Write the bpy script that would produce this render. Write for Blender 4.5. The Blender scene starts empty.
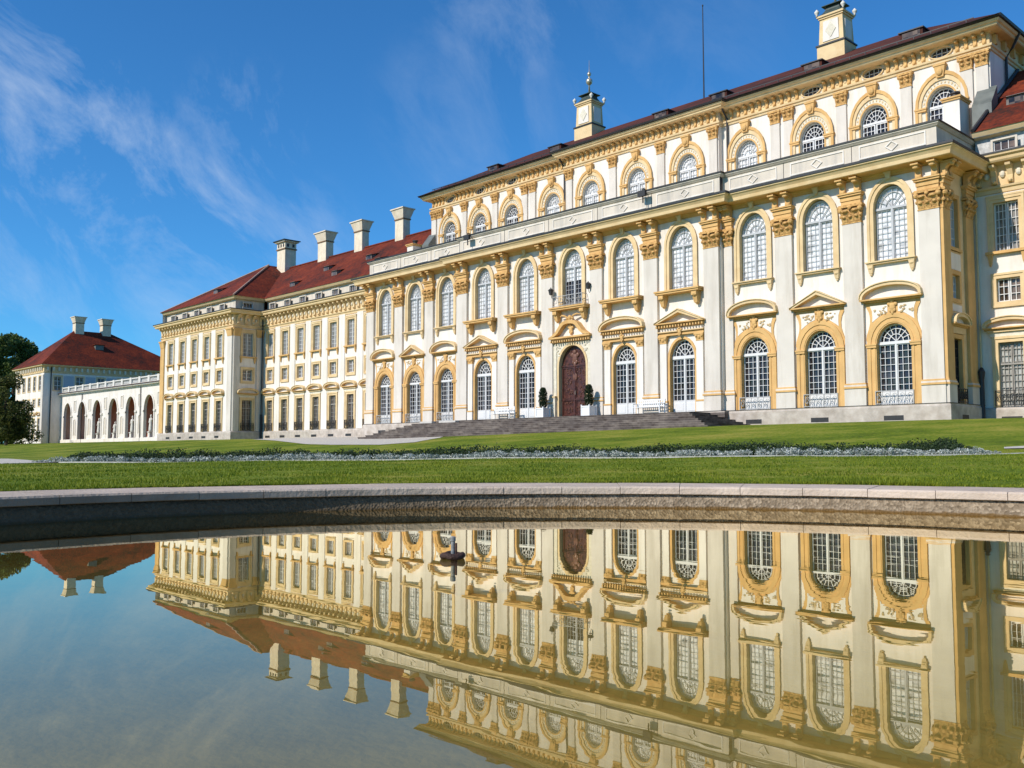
import bpy, math, random
import numpy as np
from mathutils import Vector
from mathutils.geometry import tessellate_polygon
random.seed(7)
rng = np.random.default_rng(11)
PI = math.pi
scene = bpy.context.scene
COL = scene.collection

# ------------------------------------------------------------------ camera
CAM = np.array([44.205, -48.137, 0.40])
YAW, PITCH, FPX = -0.81124, 0.072197, 950.08
FH = np.array([math.sin(YAW), math.cos(YAW)])          # heading on the ground
RT = np.array([math.cos(YAW), -math.sin(YAW)])
cam_d = bpy.data.cameras.new('camera')
cam_d.sensor_width = 36.0
cam_d.lens = FPX / 1024 * 36.0
cam_d.clip_start, cam_d.clip_end = 0.05, 9000
cam = bpy.data.objects.new('camera', cam_d)
COL.objects.link(cam)
cam.location = CAM.tolist()
cam.rotation_euler = (PI / 2 + PITCH, 0, -YAW)
scene.camera = cam

# ------------------------------------------------------------------ materials
def nt(m):
    m.use_nodes = True
    return m.node_tree

def link(t, a, b): t.links.new(a, b)

def mat(name, col, rough=0.75, var=0.12, scale=2.0, bump=0.0, bscale=30.0, spec=0.3, col2=None, stain=None, metal=0.0, streak=False):
    """col mixed with a darker/other colour by noise in object-free world position; optional streaky dirt."""
    m = bpy.data.materials.new(name)
    t = nt(m); b = t.nodes['Principled BSDF']
    b.inputs['Roughness'].default_value = rough
    b.inputs['Metallic'].default_value = metal
    b.inputs['Specular IOR Level'].default_value = spec
    geo = t.nodes.new('ShaderNodeNewGeometry')
    n = t.nodes.new('ShaderNodeTexNoise'); n.inputs['Scale'].default_value = scale; n.inputs['Detail'].default_value = 6
    link(t, geo.outputs['Position'], n.inputs['Vector'])
    r = t.nodes.new('ShaderNodeValToRGB')
    c2 = col2 if col2 else tuple(c * (1 - var * 2) for c in col)
    r.color_ramp.elements[0].position = 0.3; r.color_ramp.elements[0].color = (*c2, 1)
    r.color_ramp.elements[1].position = 0.68; r.color_ramp.elements[1].color = (*col, 1)
    link(t, n.outputs['Fac'], r.inputs['Fac'])
    out = r.outputs['Color']
    if stain:
        mp = t.nodes.new('ShaderNodeMapping'); mp.inputs['Scale'].default_value = (1.3, 1.3, 0.18) if streak else (0.7, 0.7, 0.7)
        link(t, geo.outputs['Position'], mp.inputs['Vector'])
        n2 = t.nodes.new('ShaderNodeTexNoise'); n2.inputs['Scale'].default_value = 1.1; n2.inputs['Detail'].default_value = 8; n2.inputs['Roughness'].default_value = 0.65
        link(t, mp.outputs['Vector'], n2.inputs['Vector'])
        r2 = t.nodes.new('ShaderNodeValToRGB')
        r2.color_ramp.elements[0].position = 0.47; r2.color_ramp.elements[0].color = (0, 0, 0, 1)
        r2.color_ramp.elements[1].position = 0.78; r2.color_ramp.elements[1].color = (1, 1, 1, 1)
        link(t, n2.outputs['Fac'], r2.inputs['Fac'])
        mx = t.nodes.new('ShaderNodeMix'); mx.data_type = 'RGBA'
        link(t, r2.outputs['Color'], mx.inputs['Factor']); link(t, out, mx.inputs['A'])
        mx.inputs['B'].default_value = (*stain, 1)
        out = mx.outputs['Result']
    link(t, out, b.inputs['Base Color'])
    if bump:
        nb = t.nodes.new('ShaderNodeTexNoise'); nb.inputs['Scale'].default_value = bscale; nb.inputs['Detail'].default_value = 5
        link(t, geo.outputs['Position'], nb.inputs['Vector'])
        bp = t.nodes.new('ShaderNodeBump'); bp.inputs['Strength'].default_value = bump; bp.inputs['Distance'].default_value = 0.02
        link(t, nb.outputs['Fac'], bp.inputs['Height']); link(t, bp.outputs['Normal'], b.inputs['Normal'])
    return m

WALL = mat('limewash_white', (0.80, 0.735, 0.655), 0.85, 0.05, 0.8, 0.15, 18, 0.2, stain=(0.60, 0.53, 0.43), streak=True)
PIL = mat('limewash_grey_white', (0.68, 0.612, 0.53), 0.85, 0.05, 0.9, 0.12, 18, 0.2, stain=(0.48, 0.42, 0.345), streak=True)
PARA = mat('parapet_render', (0.69, 0.60, 0.485), 0.85, 0.07, 1.2, 0.2, 14, 0.2, stain=(0.42, 0.385, 0.335), streak=True)
YEL = mat('ochre_paint', (0.70, 0.43, 0.17), 0.8, 0.09, 1.4, 0.25, 20, 0.2, stain=(0.52, 0.28, 0.09), streak=True)
YEL2 = mat('pale_ochre_paint', (0.76, 0.565, 0.315), 0.8, 0.08, 1.5, 0.2, 20, 0.2, stain=(0.60, 0.40, 0.19))
CARVE = mat('ochre_carved_stucco', (0.71, 0.43, 0.16), 0.8, 0.22, 7, 1.0, 9, 0.2, col2=(0.42, 0.22, 0.075))
CARVE.node_tree.nodes['Bump'].inputs['Distance'].default_value = 0.06
RELIEF = mat('cream_stucco', (0.74, 0.67, 0.53), 0.85, 0.1, 5, 0.4, 25, 0.2)
STONE = mat('tufa_stone', (0.56, 0.49, 0.42), 0.9, 0.18, 2.5, 0.5, 9, 0.2, col2=(0.40, 0.335, 0.275), stain=(0.27, 0.23, 0.19))
STEP = mat('weathered_step_stone', (0.15, 0.125, 0.11), 0.9, 0.2, 1.8, 0.5, 10, 0.2, col2=(0.065, 0.048, 0.04), stain=(0.30, 0.25, 0.205))
LEAD = mat('lead_flashing', (0.035, 0.033, 0.035), 0.5, 0.15, 3, spec=0.4)
TIN = mat('weathered_tin_sheet', (0.16, 0.17, 0.15), 0.5, 0.2, 2, spec=0.4, col2=(0.10, 0.11, 0.10))
BAR = mat('white_window_paint', (0.70, 0.685, 0.665), 0.5, 0.03, 3)
BARU = mat('grey_window_paint', (0.50, 0.50, 0.505), 0.5, 0.05, 3)
IRON = mat('dark_iron', (0.035, 0.033, 0.032), 0.55, 0.2, 8, spec=0.4)
IRONW = mat('pale_painted_iron', (0.45, 0.44, 0.42), 0.5, 0.15, 8)
BENCHW = mat('white_bench_paint', (0.80, 0.79, 0.77), 0.45, 0.03, 6)
RED = mat('red_gallery_plaster', (0.62, 0.27, 0.17), 0.9, 0.2, 0.8, col2=(0.50, 0.20, 0.12))
STAT = mat('white_statue_stone', (0.72, 0.68, 0.60), 0.8, 0.1, 4, 0.3, 20)
COPPER = mat('dark_copper_sheet', (0.05, 0.075, 0.065), 0.5, 0.25, 4, spec=0.4)
GILT = mat('gilded_finial', (0.55, 0.48, 0.36), 0.35, 0.1, 5, metal=0.6)
BARK = mat('bark', (0.09, 0.07, 0.05), 0.95, 0.25, 6, 0.6, 20)
RUST = mat('rusty_iron', (0.075, 0.035, 0.025), 0.7, 0.3, 40, 0.5, 120, col2=(0.03, 0.018, 0.015))
GREYPIPE = mat('grey_pipe_metal', (0.28, 0.28, 0.27), 0.45, 0.2, 60, spec=0.5, metal=0.3)
SLAB = mat('pale_stone_slab', (0.58, 0.54, 0.48), 0.85, 0.1, 4)
VALLEY = mat('pale_mortar_ridge', (0.40, 0.27, 0.20), 0.9, 0.15, 3)

def glass_mat(name, col, rough, curtain=False):
    """old window glass: each small pane has its own tone and tilt"""
    m = bpy.data.materials.new(name); t = nt(m); b = t.nodes['Principled BSDF']
    b.inputs['Roughness'].default_value = rough; b.inputs['Specular IOR Level'].default_value = 0.5
    geo = t.nodes.new('ShaderNodeNewGeometry')
    sn = t.nodes.new('ShaderNodeVectorMath'); sn.operation = 'SNAP'; sn.inputs[1].default_value = (0.29, 0.29, 0.31); link(t, geo.outputs['Position'], sn.inputs[0])
    wn = t.nodes.new('ShaderNodeTexWhiteNoise'); link(t, sn.outputs[0], wn.inputs['Vector'])
    n = t.nodes.new('ShaderNodeTexNoise'); n.inputs['Scale'].default_value = 0.9 if not curtain else 2.2; n.inputs['Detail'].default_value = 4
    link(t, geo.outputs['Position'], n.inputs['Vector'])
    ad = t.nodes.new('ShaderNodeMath'); ad.operation = 'MULTIPLY_ADD'; ad.inputs[1].default_value = 0.34; link(t, wn.outputs['Value'], ad.inputs[0]); link(t, n.outputs['Fac'], ad.inputs[2])
    r = t.nodes.new('ShaderNodeValToRGB')
    lo = tuple(c * 0.55 for c in col) if curtain else tuple(c * 0.15 for c in col)
    hi = tuple(min(0.8, c * 1.12) for c in col) if curtain else tuple(c * 2.2 for c in col)
    r.color_ramp.elements[0].position = 0.42; r.color_ramp.elements[0].color = (*lo, 1)
    r.color_ramp.elements[1].position = 0.95; r.color_ramp.elements[1].color = (*hi, 1)
    e = r.color_ramp.elements.new(0.66); e.color = (*col, 1)
    link(t, ad.outputs[0], r.inputs['Fac']); link(t, r.outputs['Color'], b.inputs['Base Color'])
    sb = t.nodes.new('ShaderNodeVectorMath'); sb.operation = 'SUBTRACT'; link(t, wn.outputs['Color'], sb.inputs[0]); sb.inputs[1].default_value = (0.5, 0.5, 0.5)
    sc = t.nodes.new('ShaderNodeVectorMath'); sc.operation = 'SCALE'; sc.inputs['Scale'].default_value = 0.10; link(t, sb.outputs[0], sc.inputs[0])
    an = t.nodes.new('ShaderNodeVectorMath'); an.operation = 'ADD'; link(t, geo.outputs['Normal'], an.inputs[0]); link(t, sc.outputs[0], an.inputs[1])
    nn = t.nodes.new('ShaderNodeVectorMath'); nn.operation = 'NORMALIZE'; link(t, an.outputs[0], nn.inputs[0])
    link(t, nn.outputs[0], b.inputs['Normal'])
    return m
GLASS = glass_mat('dark_window_glass', (0.028, 0.024, 0.026), 0.06)
BLIND = glass_mat('glass_over_white_blind', (0.80, 0.795, 0.79), 0.12, True)
WINGGL = glass_mat('glass_over_grey_curtain', (0.24, 0.215, 0.18), 0.1, True)
WINGDK = glass_mat('brown_wing_glass', (0.10, 0.07, 0.05), 0.1)

def wood_mat():
    m = bpy.data.materials.new('carved_door_wood'); t = nt(m); b = t.nodes['Principled BSDF']
    b.inputs['Roughness'].default_value = 0.42
    geo = t.nodes.new('ShaderNodeNewGeometry')
    n = t.nodes.new('ShaderNodeTexNoise'); n.inputs['Scale'].default_value = 5; n.inputs['Detail'].default_value = 6
    link(t, geo.outputs['Position'], n.inputs['Vector'])
    r = t.nodes.new('ShaderNodeValToRGB')
    r.color_ramp.elements[0].position = 0.35; r.color_ramp.elements[0].color = (0.035, 0.009, 0.006, 1)
    r.color_ramp.elements[1].position = 0.7; r.color_ramp.elements[1].color = (0.105, 0.03, 0.018, 1)
    link(t, n.outputs['Fac'], r.inputs['Fac']); link(t, r.outputs['Color'], b.inputs['Base Color'])
    return m
WOOD = wood_mat()
WOODL = mat('worn_carving_wood', (0.20, 0.09, 0.06), 0.4, 0.2, 9)

def tile_mat(name, c0, c1, c2):
    m = bpy.data.materials.new(name); t = nt(m); b = t.nodes['Principled BSDF']
    b.inputs['Roughness'].default_value = 0.8; b.inputs['Specular IOR Level'].default_value = 0.2
    geo = t.nodes.new('ShaderNodeNewGeometry')
    n1 = t.nodes.new('ShaderNodeTexNoise'); n1.inputs['Scale'].default_value = 0.3; n1.inputs['Detail'].default_value = 10; n1.inputs['Roughness'].default_value = 0.78
    n2 = t.nodes.new('ShaderNodeTexNoise'); n2.inputs['Scale'].default_value = 4.0; n2.inputs['Detail'].default_value = 3
    for n in (n1, n2): link(t, geo.outputs['Position'], n.inputs['Vector'])
    add = t.nodes.new('ShaderNodeMath'); add.operation = 'ADD'
    mul = t.nodes.new('ShaderNodeMath'); mul.operation = 'MULTIPLY'; mul.inputs[1].default_value = 0.45
    link(t, n2.outputs['Fac'], mul.inputs[0]); link(t, n1.outputs['Fac'], add.inputs[0]); link(t, mul.outputs[0], add.inputs[1])
    r = t.nodes.new('ShaderNodeValToRGB'); cr = r.color_ramp
    cr.elements[0].position = 0.56; cr.elements[0].color = (*c0, 1)
    cr.elements[1].position = 0.95; cr.elements[1].color = (*c2, 1)
    e = cr.elements.new(0.72); e.color = (*c1, 1)
    link(t, add.outputs[0], r.inputs['Fac'])
    # courses
    sep = t.nodes.new('ShaderNodeSeparateXYZ'); link(t, geo.outputs['Position'], sep.inputs[0])
    w = t.nodes.new('ShaderNodeMath'); w.operation = 'MULTIPLY'; w.inputs[1].default_value = 5.5; link(t, sep.outputs['Z'], w.inputs[0])
    fr = t.nodes.new('ShaderNodeMath'); fr.operation = 'FRACT'; link(t, w.outputs[0], fr.inputs[0])
    bp = t.nodes.new('ShaderNodeBump'); bp.inputs['Strength'].default_value = 0.5; bp.inputs['Distance'].default_value = 0.05
    link(t, fr.outputs[0], bp.inputs['Height']); link(t, bp.outputs['Normal'], b.inputs['Normal'])
    link(t, r.outputs['Color'], b.inputs['Base Color'])
    return m
TILE = tile_mat('red_clay_tiles', (0.030, 0.013, 0.009), (0.115, 0.019, 0.0075), (0.235, 0.040, 0.012))
TILEB = tile_mat('old_brown_tiles', (0.03, 0.016, 0.013), (0.07, 0.022, 0.015), (0.12, 0.032, 0.018))

def leaf_mat(name, a, bb, sc=1.5, trans=0.25):
    m = bpy.data.materials.new(name); t = nt(m); b = t.nodes['Principled BSDF']
    b.inputs['Roughness'].default_value = 0.6; b.inputs['Specular IOR Level'].default_value = 0.25
    geo = t.nodes.new('ShaderNodeNewGeometry')
    n = t.nodes.new('ShaderNodeTexNoise'); n.inputs['Scale'].default_value = sc; n.inputs['Detail'].default_value = 5
    link(t, geo.outputs['Position'], n.inputs['Vector'])
    mixf = t.nodes.new('ShaderNodeMath'); mixf.operation = 'ADD'
    rp = t.nodes.new('ShaderNodeMath'); rp.operation = 'MULTIPLY_ADD'; rp.inputs[1].default_value = 0.5; rp.inputs[2].default_value = -0.25
    link(t, geo.outputs['Random Per Island'], rp.inputs[0]); link(t, n.outputs['Fac'], mixf.inputs[0]); link(t, rp.outputs[0], mixf.inputs[1])
    r = t.nodes.new('ShaderNodeValToRGB')
    r.color_ramp.elements[0].position = 0.3; r.color_ramp.elements[0].color = (*a, 1)
    r.color_ramp.elements[1].position = 0.75; r.color_ramp.elements[1].color = (*bb, 1)
    link(t, mixf.outputs[0], r.inputs['Fac']); link(t, r.outputs['Color'], b.inputs['Base Color'])
    tr = t.nodes.new('ShaderNodeBsdfTranslucent'); link(t, r.outputs['Color'], tr.inputs['Color'])
    mx = t.nodes.new('ShaderNodeMixShader'); mx.inputs[0].default_value = trans
    link(t, b.outputs[0], mx.inputs[1]); link(t, tr.outputs[0], mx.inputs[2])
    link(t, mx.outputs[0], t.nodes['Material Output'].inputs['Surface'])
    return m
LEAF = leaf_mat('tree_leaves', (0.035, 0.065, 0.013), (0.16, 0.21, 0.050), 0.6, 0.4)
LEAFB = leaf_mat('bronze_green_leaves', (0.030, 0.040, 0.010), (0.16, 0.17, 0.042), 0.9, 0.4)
BOX = leaf_mat('clipped_box_leaves', (0.008, 0.018, 0.006), (0.03, 0.05, 0.016), 6)
BEDG = leaf_mat('dark_bedding_leaves', (0.013, 0.027, 0.009), (0.062, 0.095, 0.034), 3)
SILV = leaf_mat('silver_bedding_leaves', (0.17, 0.21, 0.16), (0.62, 0.63, 0.58), 5, 0.15)
BLADE = leaf_mat('grass_blades', (0.08, 0.135, 0.004), (0.255, 0.28, 0.018), 1.2, 0.3)

def lawn_mat():
    m = bpy.data.materials.new('lawn_turf'); t = nt(m); b = t.nodes['Principled BSDF']
    b.inputs['Roughness'].default_value = 0.9; b.inputs['Specular IOR Level'].default_value = 0.1
    geo = t.nodes.new('ShaderNodeNewGeometry')
    n1 = t.nodes.new('ShaderNodeTexNoise'); n1.inputs['Scale'].default_value = 0.25; n1.inputs['Detail'].default_value = 9; n1.inputs['Roughness'].default_value = 0.72
    n2 = t.nodes.new('ShaderNodeTexNoise'); n2.inputs['Scale'].default_value = 9; n2.inputs['Detail'].default_value = 6
    for n in (n1, n2): link(t, geo.outputs['Position'], n.inputs['Vector'])
    ad = t.nodes.new('ShaderNodeMath'); ad.operation = 'MULTIPLY_ADD'; ad.inputs[1].default_value = 0.6
    link(t, n2.outputs['Fac'], ad.inputs[0]); link(t, n1.outputs['Fac'], ad.inputs[2])
    r = t.nodes.new('ShaderNodeValToRGB'); cr = r.color_ramp
    cr.elements[0].position = 0.60; cr.elements[0].color = (0.045, 0.072, 0.006, 1)
    cr.elements[1].position = 0.98; cr.elements[1].color = (0.29, 0.255, 0.045, 1)
    e = cr.elements.new(0.78); e.color = (0.118, 0.172, 0.008, 1)
    link(t, ad.outputs[0], r.inputs['Fac']); link(t, r.outputs['Color'], b.inputs['Base Color'])
    bp = t.nodes.new('ShaderNodeBump'); bp.inputs['Strength'].default_value = 0.6; bp.inputs['Distance'].default_value = 0.03
    nb = t.nodes.new('ShaderNodeTexNoise'); nb.inputs['Scale'].default_value = 22; nb.inputs['Detail'].default_value = 5
    link(t, geo.outputs['Position'], nb.inputs['Vector'])
    link(t, nb.outputs['Fac'], bp.inputs['Height']); link(t, bp.outputs['Normal'], b.inputs['Normal'])
    return m
LAWN = lawn_mat()
GRAVEL = mat('pale_gravel', (0.56, 0.52, 0.455), 0.95, 0.12, 12, 0.5, 60, 0.1, col2=(0.42, 0.385, 0.33))
MUD = mat('pond_mud', (0.32, 0.275, 0.15), 0.9, 0.1, 7.0, 0.25, 40, 0.2, col2=(0.265, 0.225, 0.118), stain=(0.20, 0.168, 0.09))

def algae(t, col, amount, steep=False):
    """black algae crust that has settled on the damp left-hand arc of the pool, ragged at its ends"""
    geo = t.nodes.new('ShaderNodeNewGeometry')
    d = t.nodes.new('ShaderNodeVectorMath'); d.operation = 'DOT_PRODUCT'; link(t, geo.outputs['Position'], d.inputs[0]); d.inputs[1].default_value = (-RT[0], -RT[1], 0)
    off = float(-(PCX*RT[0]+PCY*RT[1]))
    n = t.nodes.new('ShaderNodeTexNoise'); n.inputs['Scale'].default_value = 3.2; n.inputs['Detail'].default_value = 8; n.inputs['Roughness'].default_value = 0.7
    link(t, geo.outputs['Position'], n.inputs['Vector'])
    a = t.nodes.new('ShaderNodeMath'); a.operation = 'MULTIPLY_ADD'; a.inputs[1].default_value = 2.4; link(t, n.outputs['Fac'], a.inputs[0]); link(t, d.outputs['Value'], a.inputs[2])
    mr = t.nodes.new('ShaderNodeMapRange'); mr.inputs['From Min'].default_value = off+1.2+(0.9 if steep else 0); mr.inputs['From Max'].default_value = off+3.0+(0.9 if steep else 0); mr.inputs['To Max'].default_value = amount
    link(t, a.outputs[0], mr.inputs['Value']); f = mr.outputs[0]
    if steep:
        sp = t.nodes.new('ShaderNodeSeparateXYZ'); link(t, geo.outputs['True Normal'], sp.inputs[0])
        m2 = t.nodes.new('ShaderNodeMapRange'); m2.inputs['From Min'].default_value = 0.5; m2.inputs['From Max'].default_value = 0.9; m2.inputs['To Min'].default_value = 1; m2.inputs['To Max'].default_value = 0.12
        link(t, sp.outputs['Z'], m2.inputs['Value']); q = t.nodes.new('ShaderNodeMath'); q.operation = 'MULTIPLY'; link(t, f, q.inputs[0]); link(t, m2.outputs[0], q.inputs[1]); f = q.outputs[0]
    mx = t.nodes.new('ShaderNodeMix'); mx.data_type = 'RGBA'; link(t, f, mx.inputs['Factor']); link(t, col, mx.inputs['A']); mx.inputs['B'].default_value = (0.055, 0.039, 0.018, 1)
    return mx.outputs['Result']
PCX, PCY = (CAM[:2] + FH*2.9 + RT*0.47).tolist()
TAN = mat('tan_stucco_leaves', (0.60, 0.44, 0.24), 0.85, 0.15, 6)
def coping_mat():
    m = mat('rim_limestone', (0.60, 0.485, 0.385), 0.85, 0.1, 3.5, 0.5, 40, 0.2, col2=(0.44, 0.35, 0.275), stain=(0.33, 0.28, 0.22))
    t = m.node_tree; b = t.nodes['Principled BSDF']; src = b.inputs['Base Color'].links[0].from_socket
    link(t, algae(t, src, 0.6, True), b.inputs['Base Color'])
    return m
COPING = coping_mat()

def bank_mat():
    """gravelly pond bank: grey pebbles, a band of brown weed just above the water"""
    m = bpy.data.materials.new('pebbly_bank'); t = nt(m); b = t.nodes['Principled BSDF']
    b.inputs['Roughness'].default_value = 0.85
    geo = t.nodes.new('ShaderNodeNewGeometry')
    v = t.nodes.new('ShaderNodeTexVoronoi'); v.inputs['Scale'].default_value = 55
    n = t.nodes.new('ShaderNodeTexNoise'); n.inputs['Scale'].default_value = 16; n.inputs['Detail'].default_value = 6
    for q in (v, n): link(t, geo.outputs['Position'], q.inputs['Vector'])
    r = t.nodes.new('ShaderNodeValToRGB')
    r.color_ramp.elements[0].color = (0.14, 0.10, 0.06, 1); r.color_ramp.elements[1].color = (0.50, 0.39, 0.27, 1)
    sepc = t.nodes.new('ShaderNodeSeparateColor'); link(t, v.outputs['Color'], sepc.inputs[0])
    mm = t.nodes.new('ShaderNodeMath'); mm.operation = 'MULTIPLY'; link(t, sepc.outputs[0], mm.inputs[0]); link(t, n.outputs['Fac'], mm.inputs[1])
    link(t, mm.outputs[0], r.inputs['Fac'])
    sp = t.nodes.new('ShaderNodeSeparateXYZ'); link(t, geo.outputs['Position'], sp.inputs[0])
    zz = t.nodes.new('ShaderNodeMath'); zz.operation = 'MULTIPLY_ADD'; zz.inputs[1].default_value = 0.03; link(t, n.outputs['Fac'], zz.inputs[0]); link(t, sp.outputs['Z'], zz.inputs[2])
    mr = t.nodes.new('ShaderNodeMapRange'); mr.inputs['From Min'].default_value = 0.022; mr.inputs['From Max'].default_value = 0.032
    link(t, zz.outputs[0], mr.inputs['Value'])
    mx = t.nodes.new('ShaderNodeMix'); mx.data_type = 'RGBA'
    link(t, mr.outputs[0], mx.inputs['Factor']); mx.inputs['A'].default_value = (0.12, 0.065, 0.015, 1); link(t, r.outputs['Color'], mx.inputs['B'])
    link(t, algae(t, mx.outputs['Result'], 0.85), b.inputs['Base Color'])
    bp = t.nodes.new('ShaderNodeBump'); bp.inputs['Strength'].default_value = 0.8; bp.inputs['Distance'].default_value = 0.01
    link(t, v.outputs['Distance'], bp.inputs['Height']); link(t, bp.outputs['Normal'], b.inputs['Normal'])
    return m
BANK = bank_mat()

def water_mat():
    m = bpy.data.materials.new('still_pond_water'); t = nt(m)
    for n in list(t.nodes):
        if n.type != 'OUTPUT_MATERIAL': t.nodes.remove(n)
    out = [n for n in t.nodes if n.type == 'OUTPUT_MATERIAL'][0]
    geo = t.nodes.new('ShaderNodeNewGeometry')
    mp = t.nodes.new('ShaderNodeMapping'); mp.inputs['Rotation'].default_value = (0, 0, -0.81); mp.inputs['Scale'].default_value = (2.2, 6.0, 1)
    link(t, geo.outputs['Position'], mp.inputs['Vector'])
    n1 = t.nodes.new('ShaderNodeTexNoise'); n1.inputs['Scale'].default_value = 1.0; n1.inputs['Detail'].default_value = 3
    link(t, mp.outputs[0], n1.inputs['Vector'])
    bp = t.nodes.new('ShaderNodeBump'); bp.inputs['Strength'].default_value = 1.0; bp.inputs['Distance'].default_value = 0.00024
    link(t, n1.outputs['Fac'], bp.inputs['Height'])
    gl = t.nodes.new('ShaderNodeBsdfGlossy'); gl.inputs['Roughness'].default_value = 0.004; gl.inputs['Color'].default_value = (0.97, 0.90, 0.70, 1)
    link(t, bp.outputs['Normal'], gl.inputs['Normal'])
    tr = t.nodes.new('ShaderNodeBsdfTransparent'); tr.inputs['Color'].default_value = (0.88, 0.81, 0.52, 1)
    dt = t.nodes.new('ShaderNodeVectorMath'); dt.operation = 'DOT_PRODUCT'; link(t, geo.outputs['Incoming'], dt.inputs[0]); link(t, geo.outputs['Normal'], dt.inputs[1])
    ab = t.nodes.new('ShaderNodeMath'); ab.operation = 'ABSOLUTE'; link(t, dt.outputs['Value'], ab.inputs[0])
    om = t.nodes.new('ShaderNodeMath'); om.operation = 'SUBTRACT'; om.inputs[0].default_value = 1.0; link(t, ab.outputs[0], om.inputs[1])
    p5 = t.nodes.new('ShaderNodeMath'); p5.operation = 'POWER'; link(t, om.outputs[0], p5.inputs[0]); p5.inputs[1].default_value = 5.0      # Schlick's Fresnel, the same from above and below
    mr = t.nodes.new('ShaderNodeMapRange'); mr.inputs['From Min'].default_value = 0.0; mr.inputs['From Max'].default_value = 0.6
    mr.inputs['To Min'].default_value = 0.07; mr.inputs['To Max'].default_value = 0.87
    link(t, p5.outputs[0], mr.inputs['Value'])
    mx = t.nodes.new('ShaderNodeMixShader'); link(t, mr.outputs[0], mx.inputs[0]); link(t, tr.outputs[0], mx.inputs[1]); link(t, gl.outputs[0], mx.inputs[2])
    link(t, mx.outputs[0], out.inputs['Surface'])
    return m
WATER = water_mat()

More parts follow.
